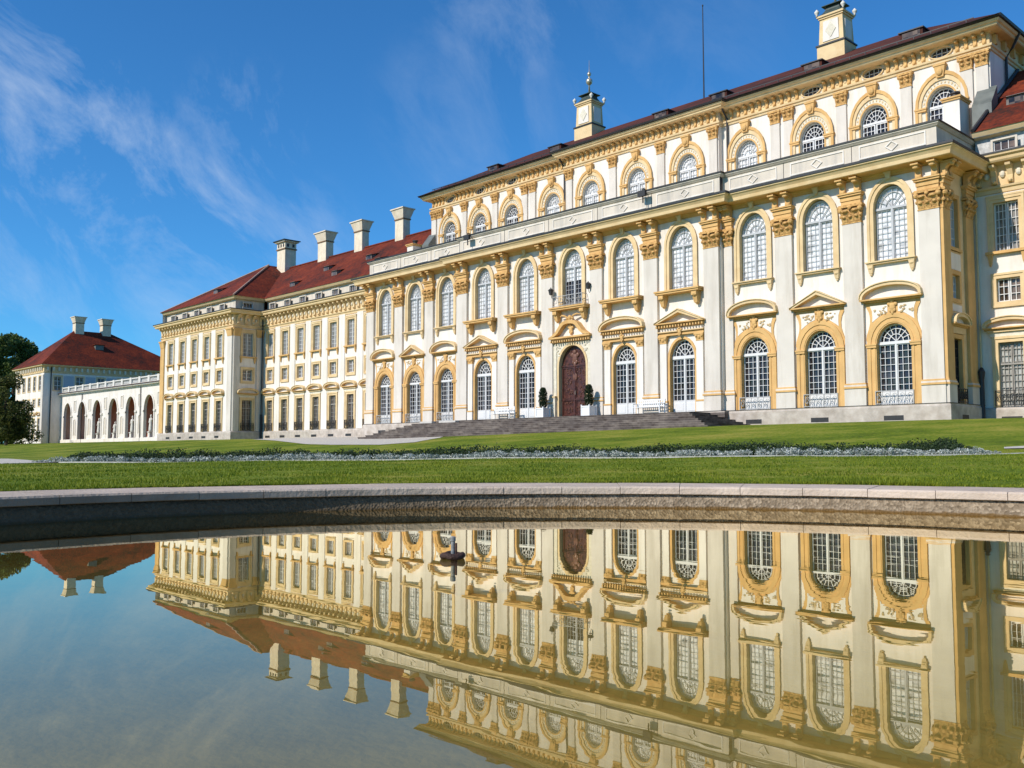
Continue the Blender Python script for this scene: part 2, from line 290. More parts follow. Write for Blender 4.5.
# ------------------------------------------------------------------ mesh builder
class MB:
    def __init__(s): s.v = []; s.f = []; s.m = []
    def add(s, vs, fs, m=0):
        o = len(s.v); s.v += [tuple(map(float, p)) for p in vs]
        for f in fs: s.f.append(tuple(i + o for i in f)); s.m.append(m)
    def box(s, x0, x1, y0, y1, z0, z1, m=0):
        s.add([(x0,y0,z0),(x1,y0,z0),(x1,y1,z0),(x0,y1,z0),(x0,y0,z1),(x1,y0,z1),(x1,y1,z1),(x0,y1,z1)],
              [(0,1,5,4),(1,2,6,5),(2,3,7,6),(3,0,4,7),(4,5,6,7),(3,2,1,0)], m)
    def frust(s, cx, cy, z0, z1, a0, b0, a1, b1, m=0):
        p = [(cx-a0,cy-b0,z0),(cx+a0,cy-b0,z0),(cx+a0,cy+b0,z0),(cx-a0,cy+b0,z0),(cx-a1,cy-b1,z1),(cx+a1,cy-b1,z1),(cx+a1,cy+b1,z1),(cx-a1,cy+b1,z1)]
        s.add(p, [(0,1,5,4),(1,2,6,5),(2,3,7,6),(3,0,4,7),(4,5,6,7),(3,2,1,0)], m)
    def prism(s, poly, y0, y1, m=0):
        n = len(poly)
        s.add([(x,y0,z) for x,z in poly] + [(x,y1,z) for x,z in poly],
              [tuple(range(n)), tuple(range(2*n-1, n-1, -1))] + [(i,(i+1)%n,(i+1)%n+n,i+n) for i in range(n)], m)
    def ring(s, a, b, y0, y1, m=0, closed=False, yi=None):
        """band between outlines a (inner) and b (outer) in the xz plane, front at y0, inner reveal back to yi, outer side back to y1"""
        n = len(a); yi = y1 if yi is None else yi
        vs = [(x,y0,z) for x,z in a] + [(x,y0,z) for x,z in b] + [(x,yi,z) for x,z in a] + [(x,y1,z) for x,z in b]
        fs = []
        for i in range(n if closed else n-1):
            j = (i+1) % n
            fs += [(i,j,n+j,n+i),(i,2*n+i,2*n+j,j),(n+i,n+j,3*n+j,3*n+i)]
        if not closed:
            fs += [(0,n,3*n,2*n),(n-1,2*n+n-1,3*n+n-1,n+n-1)]
        s.add(vs, fs, m)
    def panel(s, outer, holes, y, m=0):
        loops = [outer] + holes
        tris = tessellate_polygon([[Vector((p[0], p[1], 0)) for p in l] for l in loops])
        flat = [p for l in loops for p in l]
        s.add([(x,y,z) for x,z in flat], [tuple(t) for t in tris], m)
    def lathe(s, prof, cx, cy, n=12, m=0):
        vs = []; fs = []
        for r, z in prof:
            for k in range(n):
                a = 2*PI*k/n; vs.append((cx+r*math.cos(a), cy+r*math.sin(a), z))
        for i in range(len(prof)-1):
            for k in range(n):
                fs.append((i*n+k, i*n+(k+1)%n, (i+1)*n+(k+1)%n, (i+1)*n+k))
        fs.append(tuple(range(n-1,-1,-1))); fs.append(tuple((len(prof)-1)*n+k for k in range(n)))
        s.add(vs, fs, m)
    def tube(s, pts, r, n=6, m=0):
        P = [Vector(p) for p in pts]; rs = r if isinstance(r, (list, tuple)) else [r]*len(P)
        vs = []; fs = []
        for i, p in enumerate(P):
            d = (P[min(i+1,len(P)-1)] - P[max(i-1,0)]).normalized()
            u = d.cross(Vector((0,0,1)) if abs(d.z) < 0.9 else Vector((1,0,0))).normalized(); w = d.cross(u)
            for k in range(n):
                a = 2*PI*k/n; q = p + (u*math.cos(a) + w*math.sin(a))*rs[i]; vs.append(tuple(q))
        for i in range(len(P)-1):
            for k in range(n): fs.append((i*n+k, i*n+(k+1)%n, (i+1)*n+(k+1)%n, (i+1)*n+k))
        fs += [tuple(range(n-1,-1,-1)), tuple((len(P)-1)*n+k for k in range(n))]
        s.add(vs, fs, m)
    def blob(s, c, r, m=0, n=8, k=5):
        vs = []; fs = []
        for i in range(k+1):
            th = PI*i/k
            for j in range(n):
                a = 2*PI*j/n; vs.append((c[0]+r[0]*math.sin(th)*math.cos(a), c[1]+r[1]*math.sin(th)*math.sin(a), c[2]+r[2]*math.cos(th)))
        for i in range(k):
            for j in range(n): fs.append((i*n+j, (i+1)*n+j, (i+1)*n+(j+1)%n, i*n+(j+1)%n))
        s.add(vs, fs, m)
    def sweep(s, prof, path, m=0, closed=False, cap=True):
        """profile [(out, z)] along an xy path, mitred; 'out' is to the right of travel"""
        P = [Vector((p[0], p[1])) for p in path]; n = len(P); rows = []
        for i in range(n):
            ds = []
            if i > 0 or closed: ds.append((P[i]-P[i-1]).normalized())
            if i < n-1 or closed: ds.append((P[(i+1)%n]-P[i]).normalized())
            ns = [Vector((d.y, -d.x)) for d in ds]
            if len(ns) == 2:
                q = ns[0] + ns[1]; q = q / max(q.dot(ns[0]), 0.2)
            else: q = ns[0]
            rows.append([(P[i].x+q.x*o, P[i].y+q.y*o, z) for o, z in prof])
        k = len(prof); fs = []
        for i in range(n if closed else n-1):
            for j in range(k-1):
                a = i*k; b = ((i+1)%n)*k; fs.append((a+j, b+j, b+j+1, a+j+1))
        if cap and not closed: fs += [tuple(range(k)), tuple(range((n-1)*k+k-1, (n-1)*k-1, -1))]
        s.add([p for r in rows for p in r], fs, m)
    def mesh(s, name, mats, smooth=False):
        me = bpy.data.meshes.new(name); me.from_pydata(s.v, [], s.f)
        mats = mats if isinstance(mats, (list, tuple)) else [mats]
        for q in mats: me.materials.append(q)
        if len(mats) > 1: me.polygons.foreach_set('material_index', s.m)
        if smooth: me.polygons.foreach_set('use_smooth', [True]*len(me.polygons))
        me.update(); return me

def put(name, me, parent=None, loc=(0,0,0), rotz=0):
    o = bpy.data.objects.new(name, me); COL.objects.link(o)
    o.location = loc; o.rotation_euler = (0, 0, rotz); o.parent = parent
    return o

def part(name, mb, mats, parent=None, loc=(0,0,0), rotz=0, smooth=False):
    return put(name, mb.mesh(name, mats, smooth), parent, loc, rotz)

def tag(o, label=None, cat=None, group=None, kind=None):
    for k, v in (('label',label),('category',cat),('group',group),('kind',kind)):
        if v: o[k] = v
    return o

def thing(name, loc, label, cat, group=None, rotz=0):
    return tag(put(name, None, None, loc, rotz), label, cat, group)

class Bld:
    """a building: its root Empty stands at its base; parts are given in world coordinates"""
    def __init__(s, name, loc, label, cat, group=None):
        s.loc = loc; s.root = thing(name, loc, label, cat, group)
    def part(s, name, mb, mats, at=(0,0,0), rotz=0, smooth=False, parent=None):
        if parent is None:
            l = tuple(a-b for a, b in zip(at, s.loc)); return part(name, mb, mats, s.root, l, rotz, smooth)
        return part(name, mb, mats, parent, (0,0,0), 0, smooth)
    def stamp(s, proto, at, rotz=0, panes=None):
        """proto: (name, mesh, [(child name, mesh), ...]) -> a part with its sub-parts"""
        n, me, ch = proto
        p = put(n, me, s.root, tuple(a-b for a, b in zip(at, s.loc)), rotz)
        for cn, cm in ch:
            put(cn, cm, p)
        return p

def arch(w, z0, zs, h, n=12):
    """outline from bottom left up over an elliptical arch to bottom right"""
    return [(-w, z0)] + [(-w*math.cos(PI*i/n), zs + h*math.sin(PI*i/n)) for i in range(n+1)] + [(w, z0)]
def shift(poly, dx): return [(x+dx, z) for x, z in poly]
def rect(w, z0, z1): return [(-w,z0),(-w,z1),(w,z1),(w,z0)]
def ellipse(a, b, cz, n=20): return [(a*math.cos(2*PI*i/n), cz+b*math.sin(2*PI*i/n)) for i in range(n)]

# ------------------------------------------------------------------ terrain
PC = CAM[:2] + FH*2.9 + RT*0.47           # centre of the round pool
R_W, R_C0, R_C1 = 4.08, 4.06, 4.73
def terrain(X, Y):
    X = np.asarray(X, float); Y = np.asarray(Y, float)
    xr = (X-CAM[0])*RT[0] + (Y-CAM[1])*RT[1]
    T = 0.255 + 0.0105*np.clip(xr, -14, 15)
    r = np.hypot(X-PC[0], Y-PC[1])
    k = np.clip((r-R_C1)/9.0, 0, 1); k = k*k*(3-2*k)
    T = 0.152 + (T-0.152)*k
    zp = np.interp(X, [-140,-60,-25,-14,0,13,25,60], [1.75,1.78,1.72,1.54,1.74,1.90,1.94,1.95])
    t = np.clip((Y+27)/24.0, 0, 1); S = 0.6*t + 0.4*t*t*(3-2*t)
    Z = T + (zp-T)*S
    return Z + 0.02*np.sin(X*0.9+1)*np.sin(Y*0.7)*np.clip((r-8)/6, 0, 1)*np.clip((45-r)/20, 0, 1)
def tz(x, y): return float(terrain(x, y))
def cam_pt(u, D):
    """ground plan position at picture column u and depth D from the camera"""
    return CAM[:2] + FH*D + RT*((u-512)/FPX*D)
def ray_ground(u, v):
    cp, sp = math.cos(PITCH), math.sin(PITCH)
    fw = np.array([FH[0]*cp, FH[1]*cp, sp]); rt = np.array([RT[0], RT[1], 0]); up = np.cross(rt, fw)
    d = fw + rt*(u-512)/FPX - up*(v-384)/FPX
    q = np.arange(9.0, 200.0, 0.05); P = CAM + d*q[:, None]
    hit = np.nonzero(P[:, 2] <= terrain(P[:, 0], P[:, 1]))[0]
    return P[hit[0] if len(hit) else -1, :2]

# ground: polar sheet around the pool out to the horizon
def ground():
    radii = np.concatenate([[R_C1-0.06], np.linspace(R_C1+0.1, 14, 24), np.linspace(14.5, 75, 100), np.geomspace(78, 3500, 40)])
    na = 360; th = np.linspace(0, 2*PI, na, endpoint=False)
    R, TH = np.meshgrid(radii, th, indexing='ij')
    X = PC[0] + R*np.cos(TH); Y = PC[1] + R*np.sin(TH); Z = terrain(X, Y)
    V = np.stack([X, Y, Z], -1).reshape(-1, 3)
    i, j = np.meshgrid(np.arange(len(radii)-1), np.arange(na), indexing='ij'); j2 = (j+1) % na
    F = np.stack([i*na+j, (i+1)*na+j, (i+1)*na+j2, i*na+j2], -1).reshape(-1, 4)
    me = bpy.data.meshes.new('lawn_ground'); me.from_pydata(V.tolist(), [], F.tolist()); me.materials.append(LAWN)
    me.polygons.foreach_set('use_smooth', [True]*len(me.polygons)); me.update()
    tag(put('lawn_ground', me), 'mown green lawn sloping up from the round pool to the palace', 'lawn', kind='structure')
ground()

def drape(name, poly, m, label, lift=0.03, step=1.0, kind='structure'):
    from mathutils.geometry import delaunay_2d_cdt
    P = [Vector(p) for p in poly]; pts = []
    for i in range(len(P)):
        a, b = P[i], P[(i+1) % len(P)]; k = max(1, int((b-a).length/step))
        pts += [a.lerp(b, q/k) for q in range(k)]
    nb = len(pts)
    xs = [p.x for p in pts]; ys = [p.y for p in pts]
    def inside(x, y):
        c = False; j = nb-1
        for i in range(nb):
            if (pts[i].y > y) != (pts[j].y > y) and x < (pts[j].x-pts[i].x)*(y-pts[i].y)/(pts[j].y-pts[i].y)+pts[i].x: c = not c
            j = i
        return c
    inner = [Vector((x, y)) for x in np.arange(min(xs), max(xs), step) for y in np.arange(min(ys), max(ys), step) if inside(x, y)]
    r = delaunay_2d_cdt(pts+inner, [], [list(range(nb))], 1, 1e-4)
    vs = [(v.x, v.y, tz(v.x, v.y)+lift) for v in r[0]]
    me = bpy.data.meshes.new(name); me.from_pydata(vs, [], [tuple(f) for f in r[2]]); me.materials.append(m); me.update()
    return tag(put(name, me), label, 'path', kind=kind)

# ------------------------------------------------------------------ pool
def pool():
    na = 256
    def rev(name, prof, m, smooth=True):
        mb = MB()
        for r, z in prof:
            pass
        vs = []; fs = []
        for r, z in prof:
            for k in range(na):
                a = 2*PI*k/na; vs.append((r*math.cos(a), r*math.sin(a), z))
        for i in range(len(prof)-1):
            for k in range(na): fs.append((i*na+k, i*na+(k+1)%na, (i+1)*na+(k+1)%na, (i+1)*na+k))
        mb.add(vs, fs); return mb.mesh(name, m, smooth)
    c = (PC[0], PC[1], 0)
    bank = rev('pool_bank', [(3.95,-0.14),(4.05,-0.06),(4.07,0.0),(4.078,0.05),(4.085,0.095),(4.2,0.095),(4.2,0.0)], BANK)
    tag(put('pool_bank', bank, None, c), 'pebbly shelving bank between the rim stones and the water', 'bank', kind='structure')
    bed = MB(); bed.add([(4.05*math.cos(2*PI*k/64), 4.05*math.sin(2*PI*k/64), -0.135) for k in range(64)], [tuple(range(64))])
    tag(part('pool_bed', bed, MUD, None, c), 'brown muddy bed of the round pool', 'pool bed', kind='structure')
    w = MB(); w.add([(4.09*math.cos(2*PI*k/128), 4.09*math.sin(2*PI*k/128), 0) for k in range(128)], [tuple(range(128))])
    tag(part('pond_water', w, WATER, None, c), 'still shallow water mirroring the palace', 'water', kind='structure')
    # rim: 64 bevelled stones with open joints
    mb = MB(); N = 60
    for i in range(N):
        a0 = 2*PI*i/N + 0.0005; a1 = 2*PI*(i+1)/N - 0.0005
        dz = random.uniform(-0.0015, 0.0015); dr = random.uniform(-0.003, 0.003)
        prof = [(R_C0+0.012, 0.097),(R_C0, 0.102),(R_C0, 0.142),(R_C0+0.012, 0.154),(R_C1, 0.161),(R_C1, 0.05),(4.3,0.05),(4.3,0.097)]
        vs = []; K = 5
        for q in range(K):
            a = a0 + (a1-a0)*q/(K-1)
            vs += [((r+dr)*math.cos(a), (r+dr)*math.sin(a), z+dz) for r, z in prof]
        n = len(prof); fs = []
        for q in range(K-1):
            fs += [(q*n+j, (q+1)*n+j, (q+1)*n+(j+1)%n, q*n+(j+1)%n) for j in range(n)]
        fs += [tuple(range(n)), tuple((K-1)*n+j for j in range(n-1,-1,-1))]
        mb.add(vs, fs)
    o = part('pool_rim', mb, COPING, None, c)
    tag(o, 'curved rim of pale pinkish stone blocks around the round pool', 'rim')
pool()

# fountain nozzle standing in the water
def nozzle():
    p = (41.42, -45.80)
    t = thing('fountain_nozzle', (p[0], p[1], -0.14), 'rusty ring and upright grey pipe of a fountain nozzle standing in the pool', 'fountain')
    mb = MB(); mb.tube([(0,0,0),(0,0,0.222)], 0.008, 10); mb.lathe([(0.008,0.205),(0.0105,0.207),(0.0105,0.221),(0.008,0.224)],0,0,12)
    part('pipe', mb, GREYPIPE, t)
    mb = MB(); mb.tube([(0.014,0.004,0.0),(0.014,0.004,0.2)], 0.004, 8); part('feed_pipe', mb, RUST, t)
    mb = MB(); n = 28; R, r = 0.037, 0.0115; vs = []; fs = []
    for i in range(n):
        for k in range(10):
            a = 2*PI*i/n; b = 2*PI*k/10; q = R+r*math.cos(b)+0.002*math.sin(5*a); vs.append((q*math.cos(a), q*math.sin(a), 0.152+r*math.sin(b)*1.1+0.003*math.sin(3*a)))
    for i in range(n):
        for k in range(10): fs.append((i*10+k, ((i+1)%n)*10+k, ((i+1)%n)*10+(k+1)%10, i*10+(k+1)%10))
    mb.add(vs, fs)
    for k in range(3):
        a = 2*PI*k/3+0.4; mb.tube([(0,0,0.152),(R*math.cos(a),R*math.sin(a),0.152)], 0.005, 6)
    part('ring', mb, RUST, t, smooth=True)
nozzle()

# ------------------------------------------------------------------ window parts
def bars_grid(mb, x0, x1, z0, z1, nx, nz, y, t=0.035, edge=0.07, d=0.05):
    mb.box(x0, x0+edge, y-d, y+d, z0, z1); mb.box(x1-edge, x1, y-d, y+d, z0, z1)
    mb.box(x0+edge, x1-edge, y-d, y+d, z0, z0+edge); mb.box(x0+edge, x1-edge, y-d, y+d, z1-edge, z1)
    for i in range(1, nx):
        x = x0+(x1-x0)*i/nx; mb.box(x-t/2, x+t/2, y-d*0.6, y+d*0.5, z0+edge, z1-edge)
    for i in range(1, nz):
        z = z0+(z1-z0)*i/nz; mb.box(x0+edge, x1-edge, y-d*0.7, y+d*0.4, z-t/2, z+t/2)

def fan(mb, a, b, z, y, t=0.035, arcs=(0.42, 0.74), rays=7):
    n = 14
    def pt(k, s): th = PI*k/n; return (a*s*math.cos(th), z+b*s*math.sin(th))
    mb.ring([pt(k,0.93) for k in range(n+1)], [pt(k,1.0) for k in range(n+1)], y-0.05, y+0.05)
    for s in arcs: mb.ring([pt(k,s-t/2/a) for k in range(n+1)], [pt(k,s+t/2/a) for k in range(n+1)], y-0.03, y+0.03)
    for q in range(1, rays+1):
        th = PI*q/(rays+1); c, s = math.cos(th), math.sin(th); nx, nz = -s*t/2, c*t/2
        for s0, s1, off in ((0, arcs[0], 0), (arcs[0], 0.95, 0)):
            if s0 == 0 and q % 2: continue
            p = [(a*s0*c+nx, z+b*s0*s+nz), (a*s0*c-nx, z+b*s0*s-nz), (a*s1*c-nx, z+b*s1*s-nz), (a*s1*c+nx, z+b*s1*s+nz)]
            mb.prism(p, y-0.032, y+0.03)

def seg_pediment(mb, w, z0, ztop, proj, t=0.155, base=0.16, dent=False):
    """segmental pediment: base cornice, arched raking band, recessed white field (material 1)"""
    n = 14; h = ztop-z0-base
    out = [(-w*math.cos(PI*i/n), z0+base+h*math.sin(PI*i/n)**0.85) for i in range(n+1)]
    inn = [(x*(1-t*0.95/w), z0+base+(z-z0-base)*(1-t/h)) for x, z in out]
    mb.ring(inn, out, -proj, -0.02)
    out2 = [(x*1.015, z+0.05) for x, z in out]
    mb.ring(out, out2, -proj-0.06, -0.02)
    mb.box(-w*0.985, w*0.985, -proj*0.55, -0.02, z0, z0+base*0.5, 2); mb.box(-w*1.01, w*1.01, -proj*0.98, -0.02, z0+base*0.5, z0+base-0.003, 2)
    mb.prism([(x, z) for x, z in inn], -0.06, -0.02, 1)
    if dent:
        k = 17
        for i in range(k):
            x = -w*0.93+2*w*0.93*i/(k-1); mb.box(x-0.05, x+0.05, -proj*0.85, -0.02, z0-0.13, z0-0.004, 2)
def tri_pediment(mb, w, z0, ztop, proj, t=0.155, base=0.16, dent=False):
    h = ztop-z0-base
    out = [(-w,z0+base),(0,ztop),(w,z0+base)]; inn = [(-w+t*w/h*0.72,z0+base),(0,ztop-t*1.15),(w-t*w/h*0.72,z0+base)]
    mb.ring(inn, out, -proj, -0.02)
    mb.ring(out, [(-w*1.015,z0+base+0.0),(0,ztop+0.06),(w*1.015,z0+base+0.0)], -proj-0.06, -0.02)
    mb.box(-w*0.985, w*0.985, -proj*0.55, -0.02, z0, z0+base*0.5, 2); mb.box(-w*1.01, w*1.01, -proj*0.98, -0.02, z0+base*0.5, z0+base-0.003, 2)
    mb.prism(inn, -0.06, -0.02, 1)
    if dent:
        k = 17
        for i in range(k):
            x = -w*0.93+2*w*0.93*i/(k-1); mb.box(x-0.05, x+0.05, -proj*0.85, -0.02, z0-0.13, z0-0.004, 2)

def cartouche(mb, cz, s, y, m=0):
    mb.blob((0, y, cz), (0.20*s, 0.09, 0.30*s), m)
    mb.blob((-0.2*s, y, cz+0.18*s), (0.13*s, 0.07, 0.13*s), m); mb.blob((0.2*s, y, cz+0.18*s), (0.13*s, 0.07, 0.13*s), m)
    mb.blob((0, y-0.03, cz+0.34*s), (0.15*s, 0.08, 0.12*s), m); mb.blob((0, y, cz-0.36*s), (0.10*s, 0.08, 0.16*s), m)
    mb.blob((-0.13*s, y, cz-0.22*s), (0.09*s, 0.06, 0.12*s), m); mb.blob((0.13*s, y, cz-0.22*s), (0.09*s, 0.06, 0.12*s), m)

def railing_mesh(w, z0, z1, y, m=IRONW, ret=0.14):
    mb = MB()
    mb.box(-w, w, y-0.02, y+0.02, z1-0.04, z1); mb.box(-w, w, y-0.02, y+0.02, z0+0.04, z0+0.08)
    for sx in (-1, 1):
        mb.box(sx*w-0.02, sx*w+0.02, y-0.025, y+ret, z1-0.04, z1+0.002); mb.box(sx*w-0.02, sx*w+0.02, y-0.025, y+0.025, z0, z1-0.042)
    k = 5
    for i in range(k):
        cx = -w+2*w*(i+0.5)/k; rr = w/k*0.86; zc = (z0+z1)/2
        for a, s in ((1, 0.95), (-1, 0.55)):
            pts = []
            for q in range(11):
                th = q/10*PI*1.7; pts.append((cx+a*(rr*s)*math.cos(th)*(1-q/22), y, zc+(z1-z0)*0.36*s*math.sin(th)*(1-q/22)))
            mb.tube(pts, 0.017, 5)
        mb.box(cx+rr-0.012, cx+rr+0.012, y-0.012, y+0.012, z0+0.08, z1-0.04)
    return mb.mesh('railing', m)

Y_FR, Y_PN = 0.27, 0.335     # joinery and glass behind the wall face

# ground-floor window of the side bays: ochre surround with shaped apron and stucco
def proto_ground_flank(kind):
    A = arch(0.925, 2.86, 6.0, 1.12); B = arch(1.30, 2.86, 6.03, 1.50)
    mb = MB()
    mb.ring(A, B, -0.075, 0.0, 0, yi=0.42)
    C = arch(0.98, 2.86, 6.0, 1.18); D = arch(1.08, 2.86, 6.0, 1.29); mb.ring(C, D, -0.105, -0.075)
    E_ = arch(1.22, 2.86, 6.0, 1.43); F_ = arch(1.42, 2.86, 6.03, 1.62); mb.ring(E_, F_, -0.12, 0.0)
    for s in (-1, 1): # imposts
        mb.box(s*1.17-0.27, s*1.17+0.27, -0.17, -0.001, 5.90, 6.02); mb.box(s*1.17-0.30, s*1.17+0.30, -0.2, -0.001, 6.02, 6.10)
    # shaped panel up to the pediment
    side = [(1.40, 6.12),(1.47,6.35),(1.44,6.6),(1.33,6.9),(1.25,7.2),(1.24,7.5),(1.30,7.8),(1.42,8.05),(1.5,8.3)]
    left = [(-x, z) for x, z in side]
    archtop = [(1.40*math.cos(PI*i/14), 6.04+1.60*math.sin(PI*i/14)) for i in range(15)]
    poly = left + side[::-1] + archtop[1:-1]
    mb.panel(poly, [], -0.055); 
    ol = left + [(0,8.3)] + side[::-1]; n = len(ol)
    for i in range(n-1):
        a, b = ol[i], ol[i+1]; mb.add([(a[0],-0.055,a[1]),(b[0],-0.055,b[1]),(b[0],0,b[1]),(a[0],0,a[1])], [(0,1,2,3)])
    # cream stucco fields with sprays of leaves
    for s in (-1, 1):
        f = [(s*0.28,7.72),(s*0.28,8.12),(s*1.22,8.12),(s*1.12,7.85),(s*1.1,7.5),(s*1.12,7.25),(s*0.95,7.38),(s*0.6,7.62)]
        mb.prism(f, -0.072, -0.056, 1)
        for q in range(16):
            x = s*random.uniform(0.36, 1.06); z = random.uniform(7.62, 8.04) - max(0, abs(x)-0.7)*0.35
            mb.blob((x, -0.085, z), (random.uniform(0.04,0.085), 0.035, random.uniform(0.03,0.07)), 2, 6, 4)
    cartouche(mb, 7.98, 0.85, -0.11)
    su = mb.mesh('window', [YEL, WALL, TAN])
    fr = MB()
    for s in (-1, 1):
        x0, x1 = (s*0.9, s*0.035) if s < 0 else (0.035, 0.9)
        bars_grid(fr, x0, x1, 3.58, 6.04, 3, 7, Y_FR, 0.025, 0.045, 0.04)
        fr.box(x0, x1, Y_FR-0.05, Y_FR+0.06, 2.86, 3.57); fr.box(x0+0.12, x1-0.12, Y_FR-0.065, Y_FR-0.05, 2.98, 3.45)
    fr.box(-0.045, 0.045, Y_FR-0.09, Y_FR+0.05, 2.86, 6.04); fr.box(-0.92, 0.92, Y_FR-0.1, Y_FR+0.05, 6.045, 6.2)
    fan(fr, 0.9, 0.9, 6.2, Y_FR)
    pn = MB(); pn.prism(arch(0.93, 2.86, 6.0, 1.12), Y_PN, Y_PN+0.02)
    pe = MB(); (seg_pediment if kind == 'seg' else tri_pediment)(pe, 1.64, 8.30, 9.25, 0.42)
    return ('window', su, [('frame', fr.mesh('frame', BAR)), ('pane', pn.mesh('pane', GLASS)), ('pediment', pe.mesh('pediment', [YEL2, WALL, YEL])), ('railing', railing_mesh(1.0, 2.88, 3.62, -0.14))])

# ground-floor window of the middle bays: small white pilasters under a dentilled pediment
def proto_ground_centre(kind):
    A = arch(0.935, 2.86, 6.2, 1.2); B = arch(1.09, 2.86, 6.2, 1.36)
    mb = MB(); mb.ring(A, B, -0.07, 0.0, 0, yi=0.42)
    for s in (-1, 1):
        x = s*1.37
        mb.box(x-0.25, x+0.25, -0.16, 0, 2.86, 7.18, 1); mb.box(x-0.29, x+0.29, -0.2, 0, 2.87, 3.5, 1); mb.box(x-0.31, x+0.31, -0.22, 0, 3.5, 3.6, 0)
        mb.box(x-0.26, x+0.26, -0.18, 0, 7.18, 7.26); mb.frust(x, -0.02, 7.26, 7.55, 0.24, 0.15, 0.32, 0.24); mb.box(x-0.35, x+0.35, -0.28, 0, 7.55, 7.65)
        for q in (-1, 1): mb.blob((x+q*0.2, -0.22, 7.48), (0.09,0.08,0.09), 0, 8, 5)
        mb.blob((x, -0.2, 7.42), (0.1,0.07,0.13), 0, 8, 5)
    mb.box(-1.72, 1.72, -0.22, 0, 7.655, 7.74); mb.box(-1.68, 1.68, -0.18, 0, 7.743, 7.86); mb.box(-1.74, 1.74, -0.3, 0, 7.863, 7.93, 2)
    mb.box(-1.62, 1.62, -0.10, 0, 7.933, 8.15, 1)
    cartouche(mb, 7.85, 0.62, -0.30)
    su = mb.mesh('window', [YEL, WALL, YEL2])
    fr = MB()
    for s in (-1, 1):
        x0, x1 = (s*0.91, s*0.04) if s < 0 else (0.04, 0.91)
        bars_grid(fr, x0, x1, 3.58, 6.18, 3, 7, Y_FR, 0.025, 0.045, 0.04)
        fr.box(x0, x1, Y_FR-0.05, Y_FR+0.06, 2.86, 3.57); fr.box(x0+0.12, x1-0.12, Y_FR-0.065, Y_FR-0.05, 2.98, 3.45)
    fr.box(-0.05, 0.05, Y_FR-0.09, Y_FR+0.05, 2.86, 6.18); fr.box(-0.93, 0.93, Y_FR-0.1, Y_FR+0.05, 6.185, 6.38)
    fan(fr, 0.91, 1.0, 6.38, Y_FR)
    pn = MB(); pn.prism(arch(0.94, 2.86, 6.2, 1.2), Y_PN, Y_PN+0.02)
    pe = MB(); (seg_pediment if kind == 'seg' else tri_pediment)(pe, 1.84, 8.29, 9.2, 0.48, dent=True)
    return ('window', su, [('frame', fr.mesh('frame', BAR)), ('pane', pn.mesh('pane', GLASS)), ('pediment', pe.mesh('pediment', [YEL2, WALL, YEL]))])

def upper_frame_pane(glass):
    fr = MB()
    for s in (-1, 1):
        x0, x1 = (-0.875, -0.035) if s < 0 else (0.035, 0.875)
        bars_grid(fr, x0, x1, 10.48, 13.2, 3, 9, Y_FR, 0.02, 0.05, 0.035)
    fr.box(-0.05, 0.05, Y_FR-0.085, Y_FR+0.05, 10.48, 13.2); fr.box(-0.89, 0.89, Y_FR-0.09, Y_FR+0.05, 13.203, 13.32)
    fan(fr, 0.875, 1.08, 13.32, Y_FR, 0.02)
    pn = MB(); pn.prism(arch(0.905, 10.46, 13.25, 1.2), Y_PN, Y_PN+0.02)
    return [('frame', fr.mesh('frame', BARU)), ('pane', pn.mesh('pane', glass))]

def proto_upper(centre, glass=None):
    A = arch(0.9, 10.46, 13.25, 1.22); B = arch(1.22, 10.46, 13.25, 1.56)
    mb = MB(); mb.ring(A, B, -0.08, 0.0, 0, yi=0.42)
    mb.ring(arch(1.1, 10.46, 13.25, 1.43), arch(1.25, 10.46, 13.25, 1.6), -0.13, -0.08)
    mb.frust(0, -0.11, 14.72, 15.02, 0.1, 0.1, 0.16, 0.16); mb.box(-0.2, 0.2, -0.3, 0, 15.02, 15.1)
    su = mb.mesh('window', [YEL2])
    si = MB()
    if centre:
        si.box(-1.63, 1.63, -0.62, 0, 10.22, 10.33); si.box(-1.68, 1.68, -0.68, 0, 10.333, 10.44)
        for s in (-1, 1):
            x = s*1.25
            si.prism([(x-0.18, 9.95), (x-0.18, 10.215), (x+0.18, 10.215), (x+0.18, 9.95)], -0.55, 0)
            si.frust(x, -0.2, 9.5, 9.947, 0.11, 0.12, 0.17, 0.26); si.blob((x, -0.45, 10.03), (0.17, 0.14, 0.16), 0, 8, 6); si.blob((x, -0.18, 9.5), (0.1, 0.12, 0.12), 0, 8, 5)
    else:
        si.box(-1.28, 1.28, -0.22, 0, 10.30, 10.38); si.box(-1.34, 1.34, -0.3, 0, 10.383, 10.45)
        for s in (-1, 1):
            x = s*1.1; si.frust(x, -0.06, 9.85, 10.297, 0.09, 0.07, 0.16, 0.15); si.blob((x, -0.13, 10.15), (0.15,0.1,0.1), 0, 8, 5); si.blob((x, -0.06, 9.82), (0.08,0.06,0.1), 0, 8, 5)
    return ('window', su, upper_frame_pane(glass or BLIND) + [('sill', si.mesh('sill', [YEL if centre else YEL2]))])

